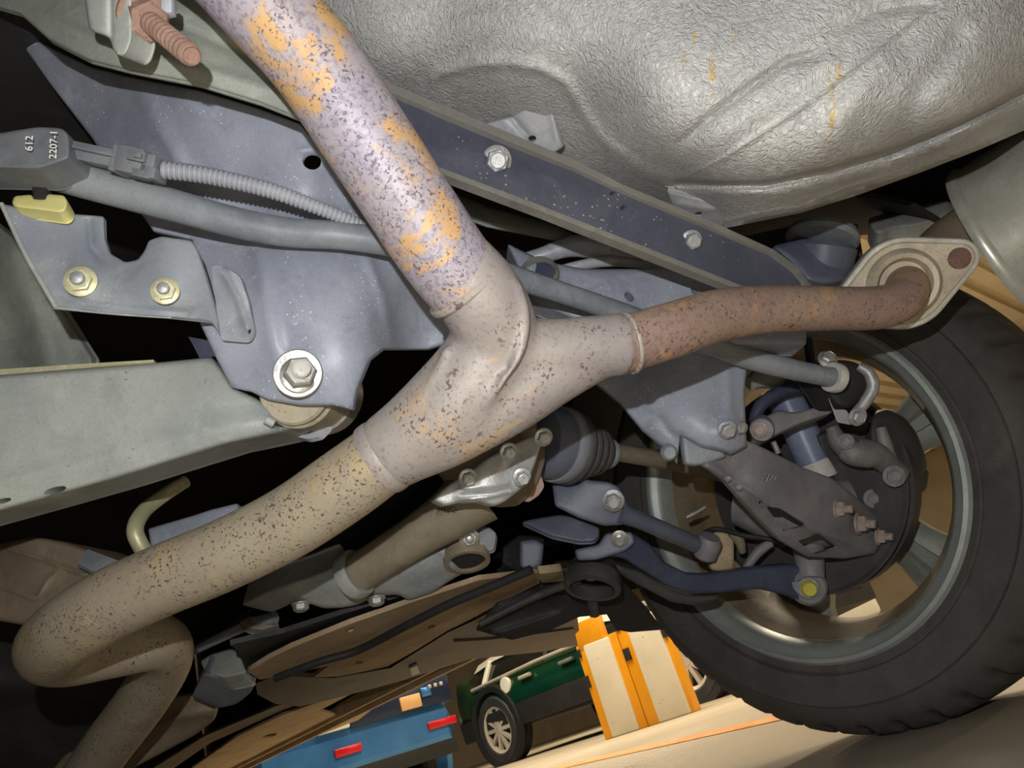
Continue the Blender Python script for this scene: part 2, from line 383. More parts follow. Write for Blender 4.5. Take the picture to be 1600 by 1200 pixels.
def sheet(name, poly, dp, mat, parent, th=.004, holes=(), roll=None, ridges=(), res=12, rnd=0, dirv=None, sharp=62, bumps=()):
    if rnd: poly = fillet(poly, rnd)
    bd = resample(poly, res); allp = [bd]; hp = []
    for h in holes:
        if len(h) and isinstance(h[0], (tuple, list)): q = resample(fillet(h, 4), res*.6)
        else:
            cx, cy, rx, ry = h[:4]; an = math.radians(h[4]) if len(h) > 4 else 0; t = np.linspace(0, 2*math.pi, 19)[:-1]
            ex, ey = rx*np.cos(t), ry*np.sin(t); q = np.c_[cx+ex*math.cos(an)-ey*math.sin(an), cy+ex*math.sin(an)+ey*math.cos(an)]
        hp.append(q)
    x0, y0 = bd.min(0); x1, y1 = bd.max(0)
    gx, gy = np.meshgrid(np.arange(x0, x1, res), np.arange(y0, y1, res)); gy = gy.astype(float); gx = gx.astype(float); gx[1::2] += res/2
    g = np.c_[gx.ravel(), gy.ravel()]; g = g[inside(g, bd)]
    edge = res*.55; extra = []
    if roll:
        ctr = np.roll(bd, -1, 0)-np.roll(bd, 1, 0); nr_ = np.c_[-ctr[:, 1], ctr[:, 0]]; nr_ /= np.linalg.norm(nr_, axis=1)[:, None]+1e-9
        for fr in (.12, .35, .65, 1.0):
            for sg in (1, -1):
                q = bd+nr_*roll[0]*fr*sg; q = q[inside(q, bd)]
                if len(q): q = q[dseg(q, bd) > roll[0]*fr*.93]
                if len(q): extra.append(q)
        edge = roll[0]+res*.4
    if len(g): g = g[dseg(g, bd) > edge]
    for line, wd, hh in ridges:
        ln = np.array(line, float); sm = []
        for i in range(len(ln)-1):
            a_, b_ = ln[i], ln[i+1]; L_ = np.linalg.norm(b_-a_); nn_ = np.array([-(b_-a_)[1], (b_-a_)[0]])/L_; k_ = max(1, int(L_/res))
            for j in range(k_):
                c_ = a_+(b_-a_)*j/k_
                for off in (-1.7, -1.1, -.55, 0, .55, 1.1, 1.7): sm.append(c_+nn_*off*wd)
        sm = np.array(sm); sm = sm[inside(sm, bd)]
        if len(sm): sm = sm[dseg(sm, bd) > edge]
        if len(sm) and wd < res*1.6:
            if len(g): g = g[dseg(g, line, False) > wd*1.7+res*.4]
            extra.append(sm)
    if extra: g = np.vstack([g]+extra) if len(g) else np.vstack(extra)
    for q in hp:
        if len(g): g = g[~inside(g, q)]
        if len(g): g = g[dseg(g, q) > res*.4]
    edges = []; k = 0; pts = []
    for q in [bd]+hp:
        n = len(q); pts += list(q); edges += [(k+i, k+(i+1) % n) for i in range(n)]; k += n
    pts += list(g)
    vo, eo, fo = delaunay_2d_cdt([Vector((float(p[0]), float(p[1]))) for p in pts], edges, [], 0, 1e-3)[:3]
    pv = np.array([(v[0], v[1]) for v in vo]); cen = np.array([pv[list(f)].mean(0) for f in fo]); ok = inside(cen, bd)
    for q in hp: ok &= ~inside(cen, q)
    fo = [f for f, o in zip(fo, ok) if o]
    d = depth_fn(dp)(pv)
    if roll:
        rw, rd = roll; s = np.clip(dseg(pv, bd)/rw, 0, 1); d = d+rd*(1-np.sqrt(np.clip(1-(1-s)**2, 0, 1)))
    for line, wd, hh in ridges:
        D = dseg(pv, line, False); d = d-hh*np.exp(-(D/wd)**2)
    for cx, cy, rr, hh in bumps:
        D = np.sqrt((pv[:, 0]-cx)**2+(pv[:, 1]-cy)**2); s = np.clip((D/rr), 0, 1); d = d-hh*(1-s*s*(3-2*s))
    Fr = np.array([P(a[0], a[1], dd) for a, dd in zip(pv, d)])
    # average normal, away from the lens
    if dirv is None:
        nn = np.zeros(3)
        for f in fo:
            m = np.cross(Fr[f[1]]-Fr[f[0]], Fr[f[2]]-Fr[f[0]]); vd = Fr[f[0]]-CAMP
            nn += m if m@vd > 0 else -m
        dirv = unit(nn)
    else: dirv = unit(W(dirv))
    n = len(Fr); V = np.vstack([Fr, Fr+dirv*th])
    cnt = {}
    for f in fo:
        for i in range(3):
            e = (f[i], f[(i+1) % 3]); kk = (min(e), max(e)); cnt.setdefault(kk, []).append(e)
    Fc = [tuple(f) for f in fo]+[tuple(i+n for i in f[::-1]) for f in fo]
    for kk, es in cnt.items():
        if len(es) == 1: a, b = es[0]; Fc.append((b, a, a+n, b+n))
    used = sorted({i for f in Fc for i in f}); mp = {u_: i for i, u_ in enumerate(used)}
    return mesh_obj(name, V[used], [tuple(mp[i] for i in f) for f in Fc], mat, parent, sharp)
def text_mesh(name, s, c, right, up, size, mat, parent, ext=.0003):
    cu = bpy.data.curves.new(name, 'FONT'); cu.body = s; cu.size = size; cu.extrude = ext; cu.align_x = 'CENTER'; cu.align_y = 'CENTER'
    t = bpy.data.objects.new(name+'_tmp', cu); COL.objects.link(t)
    me = bpy.data.meshes.new_from_object(t.evaluated_get(bpy.context.evaluated_depsgraph_get()))
    bpy.data.objects.remove(t); r = unit(right); u = np.asarray(up, float); u = unit(u-r*(u@r)); nn = np.cross(r, u)
    V = [r*v.co[0]+u*v.co[1]+nn*v.co[2]+np.asarray(c, float) for v in me.vertices]; Fc = [list(p.vertices) for p in me.polygons]
    bpy.data.meshes.remove(me); return mesh_obj(name, V, Fc, mat, parent, 30, fix=False)
# ------------------------------------------------------------------ the hall and the car's shell
def slab(name, x0, x1, y0, y1, z0, z1, mat, kind='structure', parent=None):
    V, Fc = box_geo(((x0+x1)/2, (y0+y1)/2, (z0+z1)/2), ((x1-x0)/2, 0, 0), (0, (y1-y0)/2, 0), (0, 0, (z1-z0)/2))
    o = mesh_obj(name, V, Fc, mat, parent); 
    if kind: o['kind'] = kind
    return o
slab('floor', -6, 16, -8, 18, -.1, 0, 'hall_floor')
slab('wall_far', 15.9, 16.1, -8, 18, 0, 3.0, 'hall_wall')
slab('wall_front', -6, 16, 17.9, 18.1, 0, 3.0, 'hall_wall')
mb = MB()                                                   # ribbed ceiling deck
for i in range(int(24/.24)):
    y = -8+i*.24
    mb.add(*box_geo((5, y+.08, 2.78), (11, 0, 0), (0, .07, 0), (0, 0, .04)))
mb.add(*box_geo((5, 4, 2.86), (11, 0, 0), (0, 12, 0), (0, 0, .04)))
tag(mb.build('ceiling', 'hall_wall'), kind='structure')
# painted line on the floor: a thin film of paint
a, b = ground(925, 1188), ground(1195, 1127); dv = unit(b-a); sv = np.cross(dv, (0, 0, 1)); wd = .035
V, Fc = box_geo((a+b)/2+np.array([0, 0, .001]), dv*2.6, sv*wd*1.7, (0, 0, .001)); tag(mesh_obj('trim_1', V, Fc, 'floor_line'), kind='structure')

# car shell, added to keep hall light off everything underneath
car = thing('car_body', 'dark floor pan and outer body shell of the car overhead, added to block light', 'car body', (.3, 1, .3))
slab('floor_pan', -.75, 1.16, -1.0, 3.4, .86, .88, 'dark_void', None, car)  # near-black colour makes the gaps between parts read as deep shade
WC = np.array([0.959, 0.48, 0.325])
def body_side(x0, x1):
    out = [(-.9, .36), (.02, .36)]
    for i in range(13):
        t = math.pi-math.pi*i/12; out.append((WC[1]+.40*math.cos(t), WC[2]+.045+.40*math.sin(t)))
    out += [(.96, .345), (3.4, .345), (3.4, .9), (-.9, .9)]
    n = len(out); V = [(x0, y, z) for y, z in out]+[(x1, y, z) for y, z in out]
    Fc = [tuple(range(n)), tuple(range(n, 2*n))[::-1]]+[(i, (i+1) % n, (i+1) % n+n, i+n) for i in range(n)]
    return V, Fc
V, Fc = body_side(1.175, 1.19); mesh_obj('side_panel', V, Fc, 'car_black', car)
V = []; ns_ = 24
for i in range(ns_+1):
    t = math.radians(-5+152*i/ns_); d = np.array([0, math.cos(t), math.sin(t)])
    for r, h in ((.385, -.03), (.385, .21), (.391, .21), (.391, -.03)): V.append(WC+d*r+np.array([h, 0, 0.01]))
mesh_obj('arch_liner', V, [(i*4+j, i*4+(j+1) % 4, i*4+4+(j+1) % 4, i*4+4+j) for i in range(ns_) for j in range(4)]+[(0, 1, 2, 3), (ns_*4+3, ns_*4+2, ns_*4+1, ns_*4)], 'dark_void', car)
slab('far_side_blocker', -.77, -.75, -1, 3.4, .26, .88, 'car_black', None, car)  # unseen far side, added to block hall light
slab('rear_bumper', -.75, 1.17, -1.02, -1.0, .30, .88, 'car_black', None, car)  # unseen rear closure, added to stop hall light coming in underneath
slab('front_dark_screen', -.75, 1.16, 3.38, 3.4, .14, .88, 'dark_void', None, car)  # dark end wall added to hide the lit hall ahead

# ------------------------------------------------------------------ wheel
AX = np.array([1., 0, 0])
wheel = thing('road_wheel', 'alloy wheel with five broad spokes and black tyre, seen from its inner side', 'wheel', (1.06, .48, 0))
prof = [(.212, .014), (.222, .004), (.2315, -.003), (.240, -.007), (.243, -.0055), (.2445, -.009), (.262, -.014), (.280, -.0155), (.2815, -.0135), (.283, -.0155), (.296, -.010), (.306, .001), (.3145, .012), (.3205, .024), (.3245, .040), (.326, .06), (.3265, .08), (.3265, .11), (.326, .14), (.3235, .165), (.314, .188), (.295, .204), (.27, .212), (.24, .206), (.22, .195), (.21, .18), (.225, .17), (.30, .15), (.30, .04), (.225, .03)]
seg = 44*10; V = []; m = len(prof)
for i in range(seg):
    t = 2*math.pi*i/seg; k = i % 10
    for j, (r, h) in enumerate(prof):
        if .309 < r and k in (0, 1, 2) and h < .05: r -= .007 if j in (12, 13, 14) else .005
        if .3255 < r and k in (5,): r -= .005
        z = WC[2]+r*math.sin(t); V.append((WC[0]+h, WC[1]+r*math.cos(t), max(z, .0005)))
Fc = [(i*m+k, ((i+1) % seg)*m+k, ((i+1) % seg)*m+(k+1) % m, i*m+(k+1) % m) for i in range(seg) for k in range(m)]
mesh_obj('tyre', V, Fc, 'tyre_rubber', wheel, 40)
mb = MB(); mb.add(*ring_geo([(.229, -.008), (.2325, -.004), (.2315, .004), (.224, .007), (.2145, .010), (.210, .03), (.2065, .03), (.2075, .012), (.215, -.001), (.2215, -.004), (.224, -.0085)], WC, AX, 96))
mb.build('rim_flange', 'rim_silver', wheel)
mb = MB(); mb.add(*ring_geo([(.2095, .03), (.205, .045), (.196, .06), (.194, .12), (.206, .15), (.212, .19), (.225, .197), (.225, .203), (.206, .20), (.200, .155), (.189, .125), (.191, .06), (.2, .043), (.2055, .03)], WC, AX, 96))
mb.build('rim_barrel', 'rim_barrel', wheel)
mb = MB(); mb.add(*ring_geo([(.206, .085), (.199, .09), (.1985, .1), (.206, .105)], WC, AX, 96)); mb.build('barrel_rib', 'rim_silver', wheel)
for i in range(5):
    t = math.radians(171+72*i); d = np.array([0, math.cos(t), math.sin(t)]); s = np.array([0, -math.sin(t), math.cos(t)]); rows = []
    for r, wdt, h, th in ((.04, .034, .15, .03), (.09, .030, .150, .030), (.14, .035, .152, .028), (.18, .046, .155, .026), (.207, .066, .158, .022)):
        c = WC+d*r+AX*h; rows.append([c-s*wdt, c-s*wdt*.72-AX*.010, c-s*wdt*.3-AX*.013, c-s*wdt*.2-AX*.003, c+s*wdt*.2-AX*.003, c+s*wdt*.3-AX*.013, c+s*wdt*.72-AX*.010, c+s*wdt, c+s*wdt*.9+AX*th, c-s*wdt*.9+AX*th])
    V = [p for r in rows for p in r]; k = 10; Fc = [(i_*k+j, i_*k+(j+1) % k, (i_+1)*k+(j+1) % k, (i_+1)*k+j) for i_ in range(4) for j in range(k)]+[tuple(range(k)), tuple(range(4*k, 5*k))[::-1]]
    mesh_obj('spoke', V, Fc, 'rim_spoke', wheel)
lathe('hub_centre', [(0, .14), (.07, .14), (.075, .15), (.075, .185), (0, .19)], WC, AX, 'rim_spoke', wheel)

# brake: shield, disc, caliper
brk = thing('disc_brake', 'dark dust shield and brake disc with caliper inside the wheel', 'brake', WC)
def arcplate(name, r0, r1, h0, h1, a0, a1, mat, parent, seg=30):
    V = []; 
    for i in range(seg+1):
        t = math.radians(a0+(a1-a0)*i/seg); d = np.array([0, math.cos(t), math.sin(t)])
        for r, h in ((r0, h0), (r1-.006, h0), (r1, h0+.006), (r1, h1), (r0, h1)): V.append(WC+d*r+AX*h)
    k = 5; Fc = [(i*k+j, i*k+(j+1) % k, (i+1)*k+(j+1) % k, (i+1)*k+j) for i in range(seg) for j in range(k)]+[tuple(range(k)), tuple(range(seg*k, seg*k+k))[::-1]]
    return mesh_obj(name, V, Fc, mat, parent)
arcplate('dust_shield', .03, .150, .030, .034, 200, 345, 'shield_black', brk)
arcplate('dust_shield', .03, .143, .032, .036, 100, 200, 'shield_black', brk)
lathe('brake_disc', [(.03, .060), (.148, .060), (.148, .082), (.03, .082)], WC, AX, 'shield_black', brk, 64)
cal = sheet('caliper', [(1356, 672), (1362, 646), (1385, 637), (1412, 650), (1432, 676), (1446, 712), (1450, 738), (1432, 752), (1408, 745), (1392, 722), (1372, 712), (1360, 700)], [(1370, 660, .955), (1440, 730, .965), (1390, 715, .95)], 'shield_black', brk, .055, roll=(16, .018), rnd=10, res=6)
mb = MB(); a, r = spath([(1318, 690, .93, 30), (1330, 705, .925, 42), (1350, 708, .925, 46), (1370, 712, .93, 40), (1390, 728, .935, 34), (1404, 742, .94, 36)], 6); mb.add(*tube_geo(a, r, 16))
a, r = spath([(1300, 668, .935, 20), (1310, 690, .93, 30), (1330, 706, .928, 34)], 5); mb.add(*tube_geo(a, r, 14))
a, r = spath([(1376, 668, .94, 16), (1384, 700, .935, 24), (1392, 730, .935, 26)], 5); mb.add(*tube_geo(a, r, 14))
mb.build('caliper_bracket', 'caliper', brk)
bolt(brk, 1397, 744, .915, (-.25, .1, -1), 12, 'caliper', h=.4, flange=1.4)
bolt(brk, 1364, 779, .955, (-.2, .1, -1), 9, 'caliper', h=.4, flange=1.6)
bolt(brk, 1322, 690, .908, (-.3, .1, -1), 9, 'caliper', h=.4)
sheet('anchor_plate', [(1275, 680), (1300, 672), (1320, 705), (1345, 720), (1395, 735), (1452, 735), (1448, 765), (1415, 785), (1385, 792), (1366, 804), (1330, 775), (1296, 742)], [(1280, 690, .965), (1440, 750, .975), (1370, 800, .97)], 'shield_black', brk, .012, rnd=6, res=8, roll=(7, .005))
knk = thing('wheel_knuckle', 'dark cast knuckle behind the trailing arm inside the wheel', 'knuckle', WC)
a, r = spath([(1150, 790, 1.03, 60), (1220, 800, 1.0, 100), (1280, 800, .985, 110), (1330, 790, .98, 90)], 5); V, Fc = tube_geo(a, r, 18); mesh_obj('hub_carrier', V, Fc, 'arm_dark', knk)
tube('lower_lug', [(1262, 840, .985, 50), (1265, 880, .965, 44), (1268, 905, .955, 40)], 'arm_dark', knk)

# ------------------------------------------------------------------ exhaust
exh = thing('exhaust_y_pipe', 'rusty branching exhaust pipe crossing the whole underside', 'exhaust pipe', P(760, 560, .56))
near = [(120, -230, .468, 152), (325, -80, .47, 150), (405, 0, .475, 148), (490, 95, .485, 145), (565, 205, .495, 143), (635, 312, .51, 140), (690, 395, .522, 137), (728, 445, .531, 131)]
o = tube('outlet_pipe', near, 'rust_near', exh, 40, 10); tag(o, 'thick near outlet pipe with ochre and purple-grey rust')
mb = MB()
for pp in ([(700, 405, .525, 128), (748, 462, .535, 137), (772, 510, .548, 134), (775, 560, .560, 130)],
           [(772, 545, .56, 118), (850, 552, .566, 108), (920, 543, .572, 99), (975, 538, .579, 99)],
           [(772, 545, .558, 140), (738, 600, .562, 152), (705, 636, .565, 152), (652, 678, .569, 136), (600, 712, .572, 120)],
           [(940, 546, .577, 88), (870, 578, .571, 104), (790, 622, .566, 118), (700, 670, .567, 118), (640, 700, .571, 108)]):
    a, r = spath(pp, 6); mb.add(*tube_geo(a, r, 28))
for pp in ([(806, 440, .52, 16), (822, 490, .522, 16), (815, 545, .523, 16), (790, 590, .523, 13), (760, 632, .530, 10), (735, 662, .540, 8)],
           [(700, 540, .535, 12), (665, 610, .535, 12), (610, 672, .545, 12)]):   # pressed seams of the shell
    a, r = spath(pp, 6); mb.add(*tube_geo(a, r, 10))
yb = mb.build('collector', 'rust_y', exh)
md = yb.modifiers.new('fuse', 'REMESH'); md.mode = 'VOXEL'; md.voxel_size = .0026; md.use_smooth_shade = True
ms = yb.modifiers.new('soften', 'SMOOTH'); ms.factor = .5; ms.iterations = 14
o = tube('right_outlet_pipe', [(968, 540, .577, 90), (1050, 516, .59, 88), (1120, 494, .615, 83), (1200, 483, .64, 75), (1300, 482, .67, 69), (1370, 481, .687, 68), (1405, 470, .70, 66), (1417, 452, .722, 64), (1414, 443, .75, 62)], 'rust_right', exh, 32, 10); o.name = 'far_outlet_pipe'
o = tube('inlet_pipe', [(612, 704, .571, 112), (540, 757, .575, 116), (450, 817, .585, 113), (350, 867, .595, 112), (250, 908, .605, 112), (165, 948, .615, 113), (108, 985, .64, 112), (82, 1012, .685, 106), (110, 1022, .73, 96), (180, 1012, .77, 90), (240, 1003, .80, 88), (258, 1028, .84, 82), (225, 1090, .89, 80), (165, 1170, .95, 78), (120, 1240, 1.0, 76)], 'rust_inlet', exh, 36, 10)
def band(name, c, ax, r, hw, mat, parent, lip=.003):
    V, Fc = ring_geo([(r-.006, -hw), (r+lip*.6, -hw), (r+lip, -hw*.5), (r+lip, hw*.5), (r+lip*.6, hw), (r-.006, hw)], c, ax, 44); return mesh_obj(name, V, Fc, mat, parent)
def dirof(p, q): return unit(P(*q)-P(*p))
band('weld_collar', P(729, 446, .5325), dirof((690, 395, .522), (752, 470, .538)), 131/2*.531/F, .003, 'rust_y', exh, .0030)
band('weld_collar', P(981, 536, .579), dirof((920, 545, .572), (1050, 516, .59)), 95/2*.579/F, .0016, 'rust_y', exh, .0012)
band('weld_collar', P(598, 714, .572), dirof((652, 678, .569), (540, 757, .575)), 116/2*.572/F, .005, 'rust_y', exh, .0014)
# flange at the far outlet
fa = unit(W((.22, .16, .96))); fc = P(1410, 443, .738); fu = unit(W((76, 38, 0))-fa*(W((76, 38, 0))@fa)); fv = np.cross(fa, fu)
def flange_outline(rc, re, L, n=14):
    # hull of a central disc and two end discs
    cth = math.acos((rc-re)/L); out = []
    for i in range(n+1): t = -cth+2*cth*i/n; out.append((L+re*math.cos(t), re*math.sin(t)))
    for i in range(n+1): t = cth+(math.pi-2*cth)*i/n; out.append((rc*math.cos(t), rc*math.sin(t)))
    for i in range(n+1): t = math.pi-cth+2*cth*i/n; out.append((-L+re*math.cos(t), re*math.sin(t)))
    for i in range(n+1): t = math.pi+cth+(math.pi-2*cth)*i/n; out.append((rc*math.cos(t), rc*math.sin(t)))
    return out
def extrude_outline(name, outl, c, u, v, a, h0, h1, mat, parent, inner=None, bev=.0015):
    outl = [np.array(q) for q in outl]; n = len(outl); cen = np.mean(outl, 0); V = []
    lay = [(h0, bev), (h0-(-1 if h1 > h0 else 1)*bev, 0), (h1, 0)]
    for h, b_ in lay:
        for q in outl: d = q-cen; q2 = q-d/np.linalg.norm(d)*b_; V.append(c+u*q2[0]+v*q2[1]+a*h)
    Fc = [(k*n+i, k*n+(i+1) % n, (k+1)*n+(i+1) % n, (k+1)*n+i) for k in range(2) for i in range(n)]
    Fc += [tuple(range(n)), tuple(range(2*n, 3*n))[::-1]]
    return mesh_obj(name, V, Fc, mat, parent, 30)
flg = extrude_outline('flange', flange_outline(.046, .019, .054), fc, fu, fv, fa, -.002, .012, 'flange_steel', exh)
extrude_outline('flange_face', flange_outline(.041, .0145, .054), fc, fu, fv, fa, -.0036, 0, 'flange_rust', flg)
V, Fc = ring_geo([(.022, -.004), (.0255, -.011), (.030, -.012), (.034, -.008), (.035, -.003), (.022, -.002)], fc, fa, 44); mesh_obj('weld_ring', V, Fc, 'flange_rust', flg)
lathe('stud', [(0, -.0052), (.008, -.0052), (.0105, -.0045), (.0105, .0)], fc+fu*.054, fa, 'dark_rust', flg, 20)
# muffler beyond the flange
mf = thing('rear_muffler', 'bright silver muffler with folded end seam at the right edge', 'muffler', P(1600, 300, .8))
tube('inlet_tube', [(1412, 440, .752, 60), (1450, 400, .80, 62), (1500, 360, .82, 66), (1560, 325, .84, 66)], 'cat_brown', mf, 24)
ma = unit(P(1620, 250, .86)-P(1528, 352, .80)); mc = P(1548, 372, .83)
u0 = W((.62, -.5, 0.6)); c0 = P(1640, 395, .90)
max_ = unit(W((.58, .46, -.68))); mcen = P(1572, 385, .80)
lathe('shell', [(0, .0), (.088, .0), (.096, .004), (.097, .02), (.097, .3), (.088, .31), (0, .31)], mcen, max_, 'muffler_steel', mf, 64)
V, Fc = ring_geo([(.094, -.004), (.0985, -.004), (.1, .001), (.0985, .006), (.094, .011)], mcen, max_, 64); mesh_obj('end_seam', V, Fc, 'muffler_steel', mf)
# ------------------------------------------------------------------ spare-wheel well and the brackets on it
well = thing('spare_wheel_well', 'silver wrinkled underseal on the bulging spare-wheel well overhead', 'underbody', P(1200, 150, .55))
wdp = [(380, -330, .62), (800, -330, .57), (1250, -330, .54), (1950, -330, .60), (1950, 60, .68), (470, -60, .64), (600, 60, .63), (640, 180, .72), (700, 20, .60), (760, 90, .60), (840, 105, .585), (790, 190, .685), (870, 240, .70), (900, 60, .555), (910, 190, .64), (960, 250, .665), (1010, 120, .525), (1000, 300, .73), (1030, 215, .56), (1150, 0, .515), (1250, 110, .500), (1200, 200, .515), (1160, 260, .545), (1110, 282, .60), (1240, 262, .545), (1330, 245, .55),
       (1400, 60, .498), (1450, 190, .525), (1530, 160, .535), (1560, 40, .51), (1600, 110, .55), (1680, 60, .56), (1680, -60, .54), (1680, 170, .66), (1600, 190, .65), (1450, 262, .645), (1340, 292, .65), (1250, 325, .66), (1140, 350, .71), (1095, 335, .745), (1055, 312, .73), (1080, 390, .79), (700, 240, .76)]
skin = sheet('floor_skin', [(330, -320), (440, -70), (520, 80), (600, 215), (700, 265), (1060, 405), (1110, 396), (1136, 356), (1250, 333), (1340, 305), (1440, 269), (1530, 234), (1690, 165), (1930, 60), (1930, -320)], wdp, 'underseal', well, .003, res=8, sharp=60,
      ridges=[([(690, 115), (740, 100), (800, 98), (850, 108), (885, 130), (915, 180), (945, 222), (1000, 262), (1050, 286)], 9, .008),
              ([(1052, 288), (1130, 290), (1195, 290), (1300, 268), (1400, 238), (1500, 195), (1600, 145), (1680, 100), (1920, -10)], 6, -.022),
              ([(1052, 285), (1125, 250), (1250, 172), (1350, 100), (1452, 15)], 3, .0026),
              ([(1065, 222), (1120, 175), (1180, 130), (1230, 95), (1275, 85)], 7, -.009),
              ([(1320, 40), (1370, 15), (1450, 5)], 10, -.006),
              ([(1090, 240), (1200, 165), (1300, 95)], 16, .004),
              ([(1280, 250), (1340, 150), (1380, 100)], 26, .006), ([(1400, 230), (1440, 140), (1500, 60)], 20, -.006),
              ([(1135, 345), (1200, 330), (1260, 322), (1290, 305), (1330, 292), (1400, 270)], 3, .003),
              ([(620, 110), (700, 60), (800, 20)], 40, .004)])
# ochre streaks of old rust stain run down the underseal
def add_stains(obj, dpf, streaks):
    m = obj.data.materials[0]; k = NT.__new__(NT); k.m = m; k.t = m.node_tree; k.n = k.t.nodes; k.b = k.n['Principled BSDF']; k.tc = k.n.new('ShaderNodeTexCoord').outputs['Object']
    col = k.b.inputs['Base Color'].links[0].from_socket; nz = k.noise(140, 4, .6); o0 = WLOC[obj.name]
    for (x, y, L, ang, wd) in streaks:
        d = float(depth_fn(dpf)(np.array([[x, y]], float))[0]); c = P(x, y, d)-o0; a = math.radians(ang)
        X = unit(W((math.cos(a), math.sin(a), 0))); Z = unit(np.cross(X, W((0, 0, 1)))); Y = np.cross(Z, X)
        mp = k.n.new('ShaderNodeMapping'); mp.vector_type = 'TEXTURE'; mp.inputs['Location'].default_value = c
        mp.inputs['Rotation'].default_value = Matrix([[X[i], Y[i], Z[i]] for i in range(3)]).to_euler()
        s_ = d/F; mp.inputs['Scale'].default_value = (L*s_, .06, wd*s_); k.link(k.tc, mp.inputs['Vector'])
        ln = k.n.new('ShaderNodeVectorMath'); ln.operation = 'LENGTH'; k.link(mp.outputs[0], ln.inputs[0])
        msk = k.math('MULTIPLY', k.ramp(ln.outputs['Value'], .2, 1.0, True), k.ramp(nz, .40, .62)); col = k.mix(k.math('MULTIPLY', msk, .8), col, s2l((205, 168, 92)))
    k.link(col, k.b.inputs['Base Color'])
add_stains(skin, wdp, [(1112, 110, 62, 94, 9), (1148, 66, 34, 96, 6), (1068, 95, 34, 92, 5), (1298, 160, 62, 100, 9), (1288, 212, 30, 103, 8), (1086, 60, 26, 92, 5), (1310, 118, 26, 98, 7)])
def tabsheet(label, poly, dp, hole, ridges=()):
    return sheet('bracket', poly, dp, 'bracket_pale', well, .004, holes=[hole], rnd=3, res=7, ridges=ridges, roll=(5, .003))
tabsheet('', [(748, 196), (800, 182), (845, 158), (858, 156), (880, 230), (850, 250), (760, 215)], [(760, 205, .675), (855, 160, .645), (870, 230, .665)], (831, 217, 7, 5, -15), [([(800, 184), (826, 214)], 5, -.004), ([(858, 158), (872, 225)], 5, .003)])
tabsheet('', [(1042, 298), (1100, 312), (1196, 292), (1178, 308), (1150, 316), (1138, 340), (1120, 372), (1060, 350)], [(1050, 305, .690), (1190, 295, .650), (1125, 365, .735)], (1091, 336, 7, 5, -15), [([(1060, 318), (1110, 328), (1140, 320)], 5, .003)])

# ------------------------------------------------------------------ dark cross brace
br = thing('cross_brace', 'dark flat steel brace bolted diagonally below the silver well', 'brace', P(930, 310, .68))
bdp = [(600, 150, .605), (1260, 440, .735), (690, 262, .605)]
sheet('web', [(540, 110), (612, 146), (900, 265), (980, 301), (1105, 353), (1207, 397), (1240, 421), (1264, 447), (1235, 475), (1178, 456), (1006, 388), (850, 326), (678, 260), (600, 215)], bdp, 'brace_dark', br, .006, rnd=5, res=12, holes=[(957, 302, 5, 2.6, -20), (974, 324, 6, 2.6, -30)],
      ridges=[([(680, 190), (740, 210), (830, 250), (860, 270)], 16, -.0022)])
def strip(name, top, bot, dp, mat, parent, th): return sheet(name, list(top)+list(bot)[::-1], dp, mat, parent, th, res=9)
strip('upper_flange', [(540, 92), (612, 131), (900, 251), (972, 288), (1105, 343), (1209, 390), (1244, 416), (1268, 446)], [(540, 108), (612, 145), (900, 264), (980, 301), (1105, 353), (1207, 397), (1240, 421), (1263, 448)], [(p[0], p[1], p[2]-.006) for p in bdp], 'brace_edge', br, .012)
strip('lower_flange', [(600, 213), (678, 258), (850, 323), (1006, 385), (1178, 454)], [(600, 220), (676, 266), (848, 331), (1004, 393), (1172, 460)], [(p[0], p[1], p[2]-.003) for p in bdp], 'brace_edge', br, .010)
bolt(br, 776, 251, .632, (.12, -.3, -1), 18, 'bolt_grey', h=.75, flange=1.3, fl_h=.22)
bolt(br, 1080, 376, .692, (.12, -.3, -1), 13, 'bolt_grey', h=.75, flange=1.3, fl_h=.22)
o = lathe('plug', [(0, .0022), (.0032, .0022), (.004, .001), (.004, -.001)], P(876, 290, .6565), W((.05, -.2, -1)), 'paint_white', br, 20); tag(o, 'small white plug')

# ------------------------------------------------------------------ side rail, hanger bracket and rusty stud, top left
rail = thing('floor_rail', 'greenish-grey pressed floor rail in the top left corner', 'rail', P(250, 70, .6))
sheet('rail_skin', [(-220, -160), (280, -160), (370, -60), (440, 60), (490, 160), (505, 205), (469, 186), (406, 161), (312, 132), (200, 110), (140, 95), (78, 63), (31, 21), (-60, -5), (-220, -60)], [(-40, -40, .66), (100, 20, .58), (350, -40, .58), (300, 60, .555), (312, 130, .545), (140, 95, .56), (469, 186, .55), (430, 100, .56)], 'rail_grey', rail, .004, res=10, roll=(9, .006),
      ridges=[([(60, 20), (160, 70), (300, 104), (420, 138), (480, 165)], 10, .004), ([(230, 20), (310, 50), (400, 90), (460, 140)], 12, -.008)])
hang = thing('hanger_bracket', 'pale folded hanger bracket beside the rusty bolt at the top edge', 'bracket', P(170, 30, .5))
sheet('plate', [(128, -40), (206, -40), (207, 60), (200, 82), (190, 90), (178, 82), (171, 58), (140, 48), (134, 10)], [(140, 0, .50), (200, 0, .485), (190, 80, .49)], 'arm_grey', hang, .018, rnd=8, res=7, roll=(6, .004), ridges=[([(172, -40), (173, 60)], 4, -.003)])
sheet('lip', [(190, 86), (206, 60), (228, 66), (214, 80), (196, 90)], [(195, 85, .495), (225, 68, .52), (206, 62, .50)], 'arm_grey', hang, .003, rnd=4, res=5)
rb = thing('rusty_bolt', 'rust-brown threaded bolt with hexagon head poking down near the top edge', 'bolt', P(260, 60, .47))
